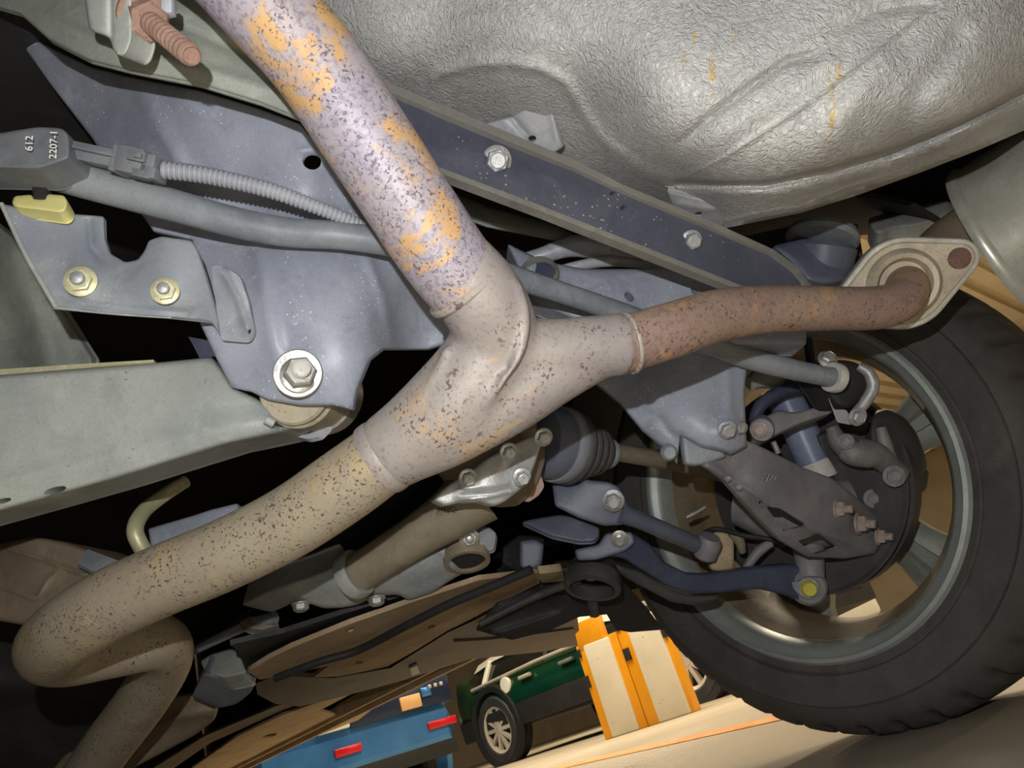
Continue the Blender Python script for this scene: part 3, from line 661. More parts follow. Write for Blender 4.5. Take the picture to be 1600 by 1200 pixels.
q0, q1 = P(236, 36, .492), P(299, 87, .455); ax = unit(q1-q0); L = np.linalg.norm(q1-q0); rr = 17.0*.47/F; k = 10; prof = [(rr, -.004)]
for i in range(k): prof += [(rr*1.04, L*(i+.3)/k), (rr*1.04, L*(i+.5)/k), (rr*.84, L*(i+.80)/k), (rr*.84, L*(i+.95)/k)]
prof += [(rr*.92, L), (rr*.8, L+.0008), (rr*.72, L-.001), (0, L-.0012)]
lathe('thread', prof, q0, ax, 'rust_bolt', rb, 28, 15)
mb = MB(); mb.add(*hex_geo(q0-ax*.012, ax, .0135, .012)); mb.add(*lathe_geo([(.017, -.016), (.017, -.013), (.0135, -.011), (.012, -.011)], q0, ax, 26)); mb.build('nut', 'rust_bolt', rb, 30)
bevel_box('square_tab', P(264, 13, .50), W((.0035, .0008, 0)), W((0, .005, 0)), W((0, 0, .004)), 'pale_steel', rb)

# ------------------------------------------------------------------ rear subframe
sub = thing('rear_subframe', 'blue-grey pressed steel subframe behind the exhaust', 'subframe', P(480, 420, .65))
sheet('main_member', [(15, 42), (78, 74), (140, 104), (200, 120), (312, 142), (406, 170), (469, 194), (525, 265), (605, 380), (700, 480), (722, 530), (669, 546), (612, 546), (598, 546), (578, 562), (558, 610), (552, 641), (520, 634), (470, 634), (419, 625), (392, 612), (362, 606), (338, 560), (315, 511), (300, 470), (300, 375), (240, 362), (190, 290), (144, 216), (78, 131)],
      [(20, 50, .74), (90, 120, .72), (150, 215, .70), (240, 200, .655), (320, 160, .64), (400, 180, .635), (480, 250, .640), (240, 300, .665), (300, 360, .655), (400, 330, .655), (530, 330, .66), (450, 400, .615), (540, 400, .625), (420, 480, .598), (340, 520, .60), (360, 600, .605), (475, 583, .592), (550, 635, .600), (570, 560, .605), (590, 480, .63), (640, 470, .675), (700, 500, .70), (640, 540, .69)],
      'subframe_grey', sub, .005, holes=[(487, 252, 15, 13, 20)], res=9, roll=(6, .004),
      ridges=[([(215, 122), (250, 200), (285, 265)], 14, .006), ([(395, 365), (412, 430), (420, 500), (432, 560)], 14, .006), ([(470, 235), (500, 232), (512, 262)], 6, .002), ([(575, 405), (600, 470), (612, 540)], 8, .004)],
      bumps=[(475, 583, 55, .004)])
sheet('doubler_plate', [(330, 415), (352, 416), (375, 432), (388, 470), (398, 520), (390, 536), (346, 532), (338, 480)], [(335, 420, .588), (390, 530, .588), (345, 530, .588)], 'bracket_grey', sub, .004, rnd=6, res=6, ridges=[([(352, 430), (372, 470), (388, 518)], 6, .004)], holes=[(390, 518, 3, 4)])
mb = MB(); mb.add(*lathe_geo([(.0195, 0), (.0195, .0018), (.0185, .003), (.008, .003)], P(466, 584, .586), W((.12, .05, -1)), 40)); o = mb.build('washer', 'zinc', sub)
bolt(sub, 467, 586, .583, (.40, .28, -1), 25, 'zinc', name='nut', h=.62, flange=1.15, stud=.7, stud_mat='white_ring')
# right-hand crossmember seen beyond the pipe
sheet('cross_member', [(792, 380), (850, 408), (912, 420), (990, 420), (1050, 415), (1110, 428), (1180, 454), (1260, 480), (1260, 540), (1120, 540), (1000, 505), (900, 500), (830, 470)], [(800, 400, .80), (1050, 420, .80), (1200, 470, .80), (900, 490, .77), (1100, 520, .78)], 'subframe_grey', sub, .03, holes=[(983, 464, 9, 6, 50), (1086, 456, 8, 5, 50)], res=9, roll=(10, .008), rnd=6)
V, Fc = ring_geo([(.017, 0), (.0205, -.003), (.022, .002), (.019, .008)], P(842, 430, .785), W((-.2, .5, -1)), 40); mesh_obj('port_rim', V, Fc, 'brace_edge', sub)
lathe('port_floor', [(.0, .003), (.018, .003), (.018, .006)], P(842, 430, .785), W((.2, -.5, 1)), 'blue_dark', sub, 32)
# bracket for the trailing arm
sheet('arm_bracket', [(870, 520), (905, 575), (931, 600), (969, 631), (1003, 672), (1041, 703), (1058, 724), (1063, 680), (1097, 698), (1131, 704), (1142, 709), (1167, 697), (1163, 610), (1169, 560), (1150, 525), (1000, 515)],
      [(880, 530, .86), (969, 631, .83), (1055, 715, .80), (1000, 560, .84), (1080, 620, .79), (1130, 600, .80), (1165, 560, .82), (1165, 690, .79), (1130, 690, .775), (1060, 660, .785)], 'subframe_grey', sub, .005, res=7, roll=(6, .005), ridges=[([(985, 630), (1030, 655), (1060, 690)], 7, -.004), ([(1135, 560), (1140, 650)], 8, .004)], bumps=[(1135, 672, 26, .006)])
sheet('bracket_tab', [(1064, 676), (1090, 690), (1131, 704), (1136, 714), (1112, 722), (1088, 728), (1070, 726), (1066, 700)], [(1070, 690, .790), (1130, 710, .790), (1085, 725, .785)], 'bracket_grey', sub, .006, rnd=6, res=6, roll=(8, .006))
bolt(sub, 1136, 672, .768, (.05, -.25, -1), 12, 'bolt_grey', h=.5, flange=1.25)
bolt(sub, 1158, 668, .774, (.8, -.15, -.6), 9, 'bolt_grey', h=.5, flange=1.2)
lathe('weld_nut', [(0, -.006), (.006, -.006), (.009, -.002), (.009, .004)], P(1045, 707, .79), W((0, 0, 1)), 'bracket_grey', sub, 18)

# ------------------------------------------------------------------ stabiliser bar with bush and clamp
sb = thing('stabiliser_bar', 'long grey round stabiliser bar running behind the exhaust to a rubber bush', 'bar', P(500, 360, .6))
tube('bar', [(-260, 190, .59, 64), (-60, 240, .585, 62), (40, 258, .585, 58), (150, 288, .59, 54), (270, 321, .592, 51), (370, 348, .595, 48), (450, 363, .60, 46), (540, 369, .605, 44), (640, 386, .625, 42), (760, 420, .67, 40), (860, 452, .70, 35), (960, 485, .73, 33), (1080, 528, .77, 33), (1180, 563, .80, 34), (1260, 582, .82, 32), (1310, 592, .835, 30)], 'bar_grey', sb, 24, 10)
V, Fc = ring_geo([(.011, -.004), (.0165, -.005), (.0175, 0), (.0165, .006), (.011, .005)], P(1303, 590, .832), dirof((1260, 582, .82), (1310, 592, .835)), 36); mesh_obj('collar', V, Fc, 'white_ring', sb)
sheet('rubber_bush', [(1272, 570), (1290, 562), (1330, 563), (1352, 575), (1362, 600), (1345, 622), (1325, 640), (1305, 634), (1292, 612), (1280, 600)], [(1280, 580, .85), (1360, 600, .865), (1310, 635, .85)], 'rubber', sb, .04, rnd=12, res=7, roll=(12, .008))
tube('clamp_strap', [(1342, 572, .85, 14), (1358, 584, .845, 18), (1364, 605, .843, 19), (1352, 628, .843, 18), (1338, 645, .843, 16), (1336, 658, .845, 16)], 'bolt_grey', sb, 12)
sheet('clamp_foot', [(1290, 610), (1303, 640), (1322, 640), (1334, 660), (1330, 664), (1308, 660)], [(1295, 620, .86), (1330, 660, .85), (1310, 655, .855)], 'arm_dark', sb, .006, rnd=4, res=6)
bolt(sb, 1340, 651, .836, (.1, -.2, -1), 11, 'bolt_grey', h=.5)
bolt(sb, 1293, 561, .845, (-.1, .5, -1), 11, 'zinc', h=.6)

# ------------------------------------------------------------------ level sensor, plug and corrugated conduit
sen = thing('level_sensor', 'grey plastic sensor box with stamped numbers at the left edge', 'sensor', P(55, 235, .58))
sheet('housing', [(-120, 232), (-40, 215), (20, 204), (60, 198), (98, 200), (108, 212), (109, 248), (60, 264), (-40, 262), (-120, 258)], [(-40, 230, .557), (100, 205, .557), (100, 245, .550)], 'plastic_grey', sen, .03, rnd=9, res=7, roll=(6, .003))
cr, cu_ = unit(P(46, 200, .58)-P(44, 250, .58)), unit(P(20, 225, .58)-P(60, 225, .58))
o = text_mesh('lettering', '612', P(46, 224, .546), cr, cu_, .0078, 'paint_white', sen)
o = text_mesh('lettering', '2207-1', P(84, 226, .545), cr, cu_, .0076, 'paint_white', sen)
plug = thing('sensor_plug', 'grey electrical connector plugged in beside the sensor box', 'connector', P(185, 255, .58))
pu, pv, pw = unit(P(250, 268, .565)-P(110, 238, .568)), W((0.12, 1, 0)), W((0, 0, 1))
def pbox(name, x, y, d, hw, hh, hd, mat='plastic_grey', parent=plug):
    s = d/F; v = unit(pv-pu*(pv@pu)); return bevel_box(name, P(x, y, d), pu*hw*s, v*hh*s, np.cross(pu, v)*hd*s, mat, parent, .2)
pbox('receptacle', 150, 244, .570, 40, 14, 16); pbox('receptacle_rib', 148, 236, .558, 36, 3, 3); pbox('collar', 190, 253, .568, 5, 20, 22)
pbox('shell', 212, 255, .566, 22, 21, 22); pbox('latch', 214, 244, .552, 14, 8, 5); pbox('latch_pad', 216, 243, .548, 6, 4, 4)
pbox('end_block', 243, 256, .563, 9, 10, 20); pbox('end_block', 243, 274, .563, 9, 9, 20); pbox('side_key', 222, 272, .556, 14, 6, 5)
con = thing('corrugated_conduit', 'light grey corrugated cable conduit leading from the connector', 'conduit', P(400, 290, .58))
path, rr_ = spath([(253, 265, .564, 27), (310, 272, .570, 26), (370, 284, .576, 25), (430, 300, .582, 24), (490, 322, .590, 22), (540, 342, .602, 20), (585, 366, .62, 18)], 40)
# ribs: radius steps along the path
L = np.concatenate([[0], np.cumsum([np.linalg.norm(np.asarray(path[i+1])-path[i]) for i in range(len(path)-1)])]); nr = 46; tt = []; rad = []
for i in range(nr):
    for f0, s_ in ((.0, .84), (.12, .84), (.2, 1.0), (.42, 1.06), (.7, 1.06), (.88, 1.0), (.96, .84)): tt.append((i+f0)/nr*L[-1]); rad.append(s_)
pp = [np.array([np.interp(t, L, [p[j] for p in path]) for j in range(3)]) for t in tt]; rad = [np.interp(t, L, rr_)*s_ for t, s_ in zip(tt, rad)]
V, Fc = tube_geo(pp, rad, 18); mesh_obj('conduit_tube', V, Fc, 'conduit', con, 50)

# ------------------------------------------------------------------ yellow clip and stamped bracket with two nuts
bk = thing('sensor_bracket', 'stamped grey bracket plate with two pale nuts at the left', 'bracket', P(190, 430, .57))
sheet('plate', [(2, 318), (60, 330), (163, 338), (164, 372), (172, 396), (196, 410), (215, 406), (226, 392), (232, 376), (252, 369), (300, 376), (310, 392), (322, 428), (334, 470), (342, 500), (347, 530), (338, 515), (330, 503), (268, 496), (180, 490), (88, 481), (40, 400)],
      [(10, 325, .575), (160, 345, .59), (88, 478, .560), (170, 410, .578), (140, 440, .562), (260, 380, .566), (265, 452, .556), (330, 450, .575), (340, 520, .59), (300, 490, .568)], 'bracket_grey', bk, .004, rnd=5, res=6, roll=(4, .003),
      ridges=[([(100, 460), (120, 472), (180, 482), (300, 490)], 6, -.003), ([(140, 345), (143, 385), (160, 405)], 6, -.004)], bumps=[(130, 437, 36, .003)])
tube('rolled_edge', [(2, 318, .574, 7), (40, 398, .566, 7), (88, 481, .558, 8)], 'arm_grey', bk, 8)
tube('rolled_edge', [(88, 481, .558, 5), (180, 490, .560, 5), (268, 496, .562, 4)], 'arm_grey', bk, 8)
bolt(bk, 126, 440, .556, (.25, .2, -1), 19, 'zinc_yellow', name='nut', h=.4, flange=1.28, stud=.45, stud_mat='bolt_grey')
bolt(bk, 258, 455, .551, (.25, .2, -1), 17, 'zinc_yellow', name='nut', h=.4, flange=1.26, stud=.45, stud_mat='bolt_grey')
cl = thing('cable_clip', 'pale yellow plastic clip above the stamped bracket', 'clip', P(62, 315, .57))
sheet('clip_body', [(18, 318), (22, 306), (50, 304), (52, 310), (68, 311), (72, 303), (100, 305), (106, 315), (104, 328), (94, 333), (60, 328), (24, 324)], [(20, 315, .571), (104, 320, .571), (60, 330, .566)], 'yellow_clip', cl, .012, rnd=5, res=5, roll=(5, .003))
sheet('clip_foot', [(50, 290), (72, 292), (70, 311), (52, 310)], [(50, 295, .576), (70, 295, .576), (60, 310, .573)], 'plastic_black', cl, .008, res=6)

# ------------------------------------------------------------------ large pale lower arm on the left
la = thing('lower_control_arm', 'large pale grey box-section control arm at the left', 'control arm', P(250, 660, .62))
sheet('beam', [(-260, 620), (-60, 594), (0, 586), (120, 577), (240, 567), (330, 558), (345, 575), (365, 606), (400, 622), (425, 640), (432, 666), (478, 668), (440, 676), (360, 692), (270, 720), (180, 748), (60, 782), (-60, 815), (-260, 872)],
      [(-60, 600, .605), (-60, 700, .595), (-60, 810, .585), (330, 562, .625), (345, 600, .612), (200, 650, .605), (270, 718, .600), (430, 665, .612), (60, 680, .60), (120, 765, .592), (478, 668, .63)], 'arm_grey', la, .06, holes=[(86, 766, 18, 5, -14), (4, 783, 14, 4, -14)], res=9, roll=(9, .008), bumps=[(243, 640, 10, .003), (352, 655, 8, .003), (303, 645, 5, .002), (272, 668, 4, .0015), (204, 635, 4, .0015)],
      ridges=[([(-60, 770), (60, 740), (200, 705), (350, 668), (430, 655)], 14, .003)])
sheet('seam_edge', [(-60, 585), (0, 577), (120, 569), (240, 562), (240, 566), (120, 576), (0, 586), (-60, 595)], [(-60, 590, .62), (240, 564, .625), (0, 580, .622)], 'zinc_yellow', la, .006, res=8)
lathe('bushing', [(.010, 0), (.029, 0), (.031, .002), (.031, .008), (.0335, .010), (.0335, .05), (.010, .05)], P(458, 606, .612), W((.12, -.10, 1)), 'flange_rust', la, 48)
lathe('bushing_sleeve', [(.0, .05), (.036, .05), (.037, .054), (.037, .07), (0, .07)], P(458, 606, .612), W((.12, -.10, 1)), 'zinc', la, 48)
tube('weld_bead', [(415, 655, .60, 16), (428, 662, .602, 14)], 'arm_grey', la, 10)
sheet('bush_cup', [(462, 682), (490, 676), (505, 655), (516, 646), (512, 668), (498, 682), (480, 686)], [(470, 682, .66), (512, 650, .66), (500, 680, .65)], 'pale_steel', la, .006, rnd=4, res=5)
sheet('inner_lug', [(294, 526), (325, 532), (340, 556), (312, 560), (302, 540)], [(295, 530, .66), (335, 535, .66), (312, 560, .66)], 'blue_dark', sub, .01, res=8)
# darker member deep behind the bracket
sheet('rear_leg', [(-30, 330), (20, 370), (95, 480), (145, 560), (146, 578), (-60, 600), (-60, 400)], [(-30, 350, .80), (140, 560, .76), (-60, 590, .78)], 'rail_grey', sub, .01, res=12, ridges=[([(20, 400), (60, 500), (80, 580)], 30, .02)], roll=(8, .006))
# pale panels glimpsed above the crossmember
ht = thing('heat_shield', 'pale curved heat-shield strips between brace and crossmember', 'heat shield', P(880, 380, .85))
sheet('shield_strip', [(690, 290), (760, 322), (870, 352), (905, 372), (860, 372), (760, 352), (700, 330)], [(700, 310, .88), (880, 360, .90), (760, 350, .87)], 'rail_grey', ht, .003, res=8, roll=(10, .01))
tube('tube_fold', [(800, 412, .86, 22), (850, 398, .86, 26), (890, 385, .865, 34), (930, 388, .87, 34), (980, 402, .88, 28), (1030, 412, .89, 20)], 'pale_steel', ht, 16)
tube('tube_fold', [(860, 425, .85, 12), (905, 415, .85, 16), (950, 408, .86, 18), (1000, 412, .87, 14)], 'pale_steel', ht, 14)
# spring cup and body bracket at upper right
cup = thing('spring_cup', 'blue-grey rubber-capped mount between brace end and flange', 'mount', P(1280, 400, .85))
lathe('cup', [(0, -.0), (.034, 0), (.038, .004), (.036, .05), (.03, .06)], P(1290, 382, .93), W((-.1, -.75, .1)), 'dark_steel', cup, 36)
lathe('cup_lip', [(.03, -.006), (.042, -.006), (.044, .001), (.040, .006), (.03, .006)], P(1285, 372, .925), W((-.2, -.75, -.2)), 'bar_grey', cup, 36)
sheet('cup_arm', [(1205, 385), (1260, 368), (1300, 390), (1335, 410), (1320, 440), (1290, 445), (1262, 440), (1235, 410)], [(1210, 390, .90), (1330, 420, .90), (1262, 440, .88)], 'dark_steel', cup, .02, rnd=8, res=8, roll=(12, .01))
bb = thing('body_bracket', 'pale grey body rail end above the muffler inlet', 'body rail', P(1420, 340, .95))
sheet('rail_end', [(1355, 342), (1380, 334), (1480, 312), (1500, 330), (1440, 352), (1390, 358), (1378, 366), (1366, 364)], [(1360, 350, .98), (1490, 320, .98), (1380, 362, .95)], 'arm_grey', bb, .03, rnd=6, res=8, roll=(8, .01))
sheet('rail_under', [(1150, 372), (1240, 352), (1340, 350), (1352, 420), (1300, 450), (1180, 430)], [(1150, 372, 1.02), (1340, 352, 1.02), (1300, 440, 1.0)], 'shield_black', bb, .02, res=12)
# ------------------------------------------------------------------ trailing arm and links inside the wheel
ta = thing('trailing_arm', 'grey pressed trailing arm with two cut-out windows and three rusty bolts', 'suspension arm', P(1250, 790, .88))
sheet('arm', [(1110, 700), (1164, 687), (1194, 700), (1256, 731), (1300, 747), (1328, 769), (1352, 790), (1368, 806), (1376, 835), (1374, 858), (1366, 866), (1319, 873), (1262, 870), (1219, 845), (1178, 804), (1131, 751), (1100, 728)],
      [(1115, 705, .80), (1164, 687, .81), (1110, 728, .79), (1180, 735, .815), (1180, 772, .815), (1230, 812, .845), (1256, 735, .865), (1300, 748, .895), (1290, 832, .88), (1330, 800, .905), (1365, 860, .935), (1368, 806, .95), (1178, 803, .84), (1219, 845, .865), (1262, 870, .90), (1319, 873, .93), (1140, 752, .81)], 'arm_dark', ta, .006, res=5, roll=(5, .004),
      holes=[[(1197, 791), (1219, 794), (1264, 822), (1224, 831)], [(1246, 845), (1281, 834), (1312, 856), (1274, 867)], (1190, 786, 5, 3, 20)], ridges=[([(1112, 728), (1180, 772), (1230, 814), (1290, 835), (1362, 860)], 5, .004)])
for (x, y, d, s) in ((1308, 795, .888, 12), (1341, 818, .905, 13), (1372, 838, .925, 11)):
    bolt(ta, x, y, d, (.75, .1, -.65), s, 'bolt_rusty', name='nut', h=.6, flange=1.3, stud=.9)
bolt(ta, 1137, 748, .798, (-.2, -.6, -.8), 4, 'bolt_grey', h=.4); bolt(ta, 1154, 762, .803, (-.2, -.6, -.8), 4, 'bolt_grey', h=.4)
tr = unit(P(1220, 758, .83)-P(1190, 745, .80)); text_mesh('lettering', '9TA5', P(1203, 748, .8175), tr, W((.3, 1, -.1)), .014, 'bolt_grey', ta, .0006)
sh = thing('shock_absorber', 'blue-grey shock absorber tube with white lower band beside the brake', 'shock absorber', P(1250, 680, .97))
tube('body_tube', [(1222, 612, 1.01, 54), (1250, 672, .995, 54), (1272, 722, .985, 53)], 'shock_blue', sh, 28)
tube('lower_band', [(1272, 722, .985, 54), (1284, 748, .98, 52)], 'white_ring', sh, 28)
tube('rod', [(1262, 530, 1.02, 14), (1268, 575, 1.0, 14), (1270, 600, .98, 14)], 'blue_dark', sh, 14)
hose = thing('upper_arm', 'curved dark upper suspension arm above the shock absorber', 'suspension arm', P(1220, 620, .98))
tube('arm', [(1176, 660, .92, 18), (1190, 632, .925, 20), (1220, 612, .93, 20), (1260, 604, .94, 18), (1300, 603, .95, 18)], 'blue_dark', hose, 16)
tube('dust_cap', [(1172, 600, .96, 22), (1190, 590, .97, 34), (1215, 592, .98, 34)], 'rail_grey', hose, 18)
lk = thing('drop_link', 'short dark link with rusty eye bolt in front of the shock absorber', 'link', P(1240, 660, .9))
sheet('blade', [(1176, 672), (1190, 655), (1215, 640), (1240, 645), (1300, 630), (1302, 645), (1250, 662), (1215, 678), (1196, 690), (1182, 688)], [(1180, 670, .88), (1300, 638, .90), (1190, 688, .875)], 'arm_dark', lk, .018, rnd=8, res=6, roll=(6, .005))
bolt(lk, 1187, 671, .868, (-.35, -.1, -1), 10, 'bolt_rusty', h=.35, flange=1.2)
lathe('eye', [(.0, 0), (.013, 0), (.0145, .003), (.0145, .03), (0, .03)], P(1190, 672, .872), W((.35, .1, 1)), 'arm_dark', lk, 24)
tube('pin', [(1208, 690, .90, 9), (1216, 708, .90, 9)], 'zinc', lk, 10)

# ------------------------------------------------------------------ drive shaft with ribbed boot
ds = thing('drive_shaft', 'drive shaft with black ribbed rubber boot running to the wheel', 'drive shaft', P(950, 705, .9))
j0 = P(848, 690, .86); ja = unit(P(1055, 722, 1.0)-P(905, 694, .88))
lathe('joint_can', [(.0, -.01), (.040, -.01), (.043, 0), (.043, .018), (.040, .02)], j0, ja, 'dark_steel', ds, 40)
lathe('boot_clamp', [(.0405, .018), (.045, .018), (.046, .021), (.046, .032), (.045, .034), (.0405, .034)], j0, ja, 'bar_grey', ds, 40)
pr = [(.040, .032)]
for i in range(4):
    R0 = .0465-.0058*i; h0 = .034+.017*i; pr += [(R0-.003, h0), (R0, h0+.004), (R0+.0005, h0+.008), (R0-.002, h0+.012), (R0-.0075, h0+.0155)]
pr += [(.017, .108), (.015, .115), (0, .115)]
lathe('boot', pr, j0, ja, 'boot_rubber', ds, 44, 50)
band('boot_ring', j0+ja*.113, ja, .0165, .005, 'bar_grey', ds)
tube('shaft', [(925, 700, .91, 28), (990, 711, .955, 28), (1055, 722, 1.0, 29), (1140, 742, 1.06, 28), (1200, 760, 1.1, 28)], 'diff_brown', ds, 24)

# ------------------------------------------------------------------ lower links
tb = thing('toe_link', 'dark toe link with bolted bracket below the drive shaft', 'link', P(980, 800, .9))
sheet('bracket', [(862, 753), (885, 757), (905, 755), (913, 745), (920, 750), (950, 753), (966, 760), (976, 775), (982, 795), (974, 820), (944, 822), (903, 809), (867, 791)], [(865, 760, .90), (960, 760, .885), (975, 815, .885), (870, 788, .89)], 'dark_steel', tb, .02, rnd=5, res=7, roll=(6, .005), bumps=[(959, 784, 20, .006)])
bolt(tb, 958, 782, .872, (-.1, -.1, -1), 13, 'bolt_grey', h=.6, flange=1.35)
tube('link_rod', [(965, 800, .89, 34), (1000, 813, .905, 28), (1045, 832, .935, 27), (1085, 850, .965, 26)], 'dark_steel', tb, 18)
lathe('link_eye', [(.0, -.014), (.012, -.014), (.016, -.010), (.017, .012), (.013, .018), (0, .018)], P(1104, 857, .975), W((.2, .9, -.3)), 'arm_dark', tb, 24)
lp = thing('guard_plate', 'dark blue curved guard plate below the toe link bracket', 'plate', P(875, 825, .93))
sheet('plate', [(814, 816), (831, 811), (875, 804), (903, 809), (937, 825), (936, 838), (928, 846), (905, 847), (862, 838)], [(815, 816, .94), (930, 830, .92), (905, 846, .91)], 'dark_steel', lp, .006, rnd=5, res=7, roll=(5, .005))
lo = thing('lower_link_arm', 'dark navy curved lower arm with yellow-capped bolt below the trailing arm', 'suspension arm', P(1120, 905, .95))
sheet('arm', [(940, 850), (987, 832), (1016, 850), (1037, 878), (1072, 895), (1100, 897), (1169, 887), (1234, 881), (1262, 890), (1285, 900), (1290, 922), (1280, 942), (1262, 948), (1240, 933), (1184, 920), (1128, 926), (1081, 928), (1044, 916), (1003, 890), (975, 872), (945, 868)],
      [(945, 858, .90), (990, 840, .915), (1072, 900, .93), (1044, 914, .925), (1169, 890, .95), (1184, 918, .945), (1262, 895, .955), (1270, 942, .95)], 'blue_dark', lo, .012, rnd=8, res=7, roll=(6, .005))
sheet('lower_flange', [(960, 880), (1003, 893), (1044, 919), (1081, 931), (1128, 929), (1118, 940), (1083, 946), (1050, 941), (1000, 915), (966, 895)], [(965, 888, .93), (1050, 930, .945), (1118, 936, .955), (1083, 944, .95)], 'shield_black', lo, .02, rnd=5, res=7, roll=(5, .005))
sheet('inner_bracket', [(897, 859), (935, 851), (946, 833), (987, 831), (993, 848), (975, 862), (931, 875), (902, 876)], [(900, 868, .905), (985, 835, .895), (975, 860, .893)], 'dark_steel', lo, .012, rnd=6, res=7, roll=(5, .004))
bolt(lo, 968, 842, .888, (-.05, -.2, -1), 10, 'zinc', h=.4, flange=1.4)
lathe('bush', [(.0, 0), (.019, 0), (.023, .004), (.0235, .03), (0, .03)], P(1266, 920, .947), W((.1, 0, 1)), 'arm_dark', lo, 32)
lathe('washer', [(.0, -.003), (.013, -.003), (.0145, -.001), (.0145, .002)], P(1262, 918, .945), W((.1, 0, 1)), 'bolt_grey', lo, 28)
o = lathe('bolt', [(0, -.011), (.008, -.011), (.0095, -.0085), (.0095, 0)], P(1262, 918, .943), W((.1, 0, 1)), 'caution_yellow', lo, 24)
o = sheet('paint_mark', [(1237, 910), (1250, 908), (1252, 922), (1247, 928), (1240, 920)], [(1237, 910, .9415), (1252, 910, .9415), (1245, 926, .9405)], 'bar_grey', lo, .002, res=4)
sp = thing('spring_mount', 'oval dark spring mount ring with a nut inside it', 'spring mount', P(925, 905, .95))
sa = W((-.15, -.88, -.75)); sc = P(926, 906, .95)
V, Fc = ring_geo([(.029, -.004), (.033, -.009), (.0365, -.004), (.0365, .012), (.029, .014)], sc, sa, 44); mesh_obj('ring', V, Fc, 'shield_black', sp)
lathe('dish', [(0, .012), (.03, .012), (.03, .016), (0, .016)], sc-sa*.028, sa, 'rubber', sp, 36)
mb = MB(); mb.add(*hex_geo(P(923, 897, .955), -sa*-1, .0075, .007)); mb.add(*lathe_geo([(.011, 0), (.011, .002), (.006, .003)], P(923, 897, .955), sa, 24)); mb.build('nut', 'zinc', sp, 30)
tube('stem', [(906, 905, .96, 14), (880, 915, .97, 12), (845, 928, .98, 12)], 'shield_black', sp, 12)
bt = thing('knuckle_lug', 'tan dusty cast lug between toe link and wheel rim', 'lug', P(1128, 860, 1.0))
sheet('lug', [(1110, 835), (1120, 828), (1142, 830), (1147, 845), (1147, 892), (1128, 895), (1108, 890)], [(1110, 835, 1.005), (1145, 835, 1.0), (1128, 894, .995)], 'tan_mud', bt, .03, rnd=6, res=7, roll=(6, .006))
tube('side_lug', [(1142, 832, 1.0, 14), (1155, 845, 1.0, 16), (1160, 862, 1.005, 12)], 'diff_brown', bt, 12)
hs = thing('brake_hose', 'thin black brake hose curving inside the wheel rim', 'hose', P(1150, 850, 1.0))
tube('hose', [(1080, 852, .99, 7), (1095, 836, 1.0, 7), (1120, 826, .985, 7), (1160, 836, .985, 7), (1200, 842, .975, 7), (1225, 850, .965, 7)], 'rubber', hs, 10)
tube('fitting', [(1165, 888, .985, 12), (1185, 862, .985, 16), (1205, 848, .985, 13)], 'arm_dark', hs, 12)
tube('wire_clip', [(1072, 808, 1.02, 6), (1082, 803, 1.02, 8), (1092, 798, 1.02, 6), (1102, 792, 1.02, 5)], 'zinc', hs, 8)
# ------------------------------------------------------------------ differential
df = thing('differential', 'cast aluminium differential cover and brown housing under the collector', 'differential', P(760, 740, .76))
sheet('cover', [(675, 781), (694, 762), (722, 744), (762, 716), (794, 697), (825, 684), (841, 677), (847, 690), (836, 725), (824, 756), (800, 775), (787, 785), (772, 791), (750, 784), (719, 785), (694, 791)], [(680, 780, .70), (840, 685, .735), (770, 785, .70), (760, 745, .70)], 'cast_alu', df, .02, rnd=5, res=6, roll=(5, .004),
      ridges=[([(722, 768), (770, 766), (800, 758)], 4, .004), ([(715, 780), (770, 776), (800, 768)], 3, .003), ([(790, 735), (800, 715), (815, 705)], 6, -.005)], bumps=[(733, 747, 20, .006), (798, 708, 20, .006), (816, 747, 20, .006)])
for (x, y, d) in ((731, 746, .692), (795, 706, .70), (815, 745, .693), (849, 683, .72)):
    bolt(df, x, y, d, (.25, -.2, -1), 11, 'cast_alu', h=.7, flange=1.35, fl_h=.2)
a, r = spath([(700, 650, .84, 110), (740, 690, .82, 150), (780, 720, .81, 150), (820, 740, .82, 110)], 5); V, Fc = tube_geo(a, r, 28); mesh_obj('housing', V, Fc, 'diff_brown', df)
lathe('filler_plug', [(0, -.002), (.006, -.002), (.0065, -.006), (.011, -.006), (.012, 0), (.012, .02)], P(822, 652, .765), W((-.1, .2, 1)), 'diff_brown', df, 24)
tube('breather_boss', [(822, 660, .775, 34), (815, 690, .79, 44), (800, 720, .80, 50)], 'diff_brown', df, 20)
sheet('tag', [(811, 781), (826, 760), (841, 731), (851, 760), (842, 774), (826, 785)], [(812, 780, .80), (842, 735, .80), (845, 770, .80)], 'pink_tab', df, .003, rnd=5, res=6)
tube('pinion_tube', [(745, 770, .80, 105), (705, 802, .795, 82), (650, 838, .80, 68), (600, 870, .81, 64), (552, 900, .82, 62)], 'diff_brown', df, 28)
text_mesh('lettering', 'NHIG', P(697, 799, .764), unit(P(720, 797, .764)-P(680, 801, .764)), W((.1, 1, -.1)), .009, 'diff_brown', df, .002)
cm = thing('diff_crossmember', 'dusty grey cast crossmember with a chalk V below the differential', 'crossmember', P(580, 920, .86))
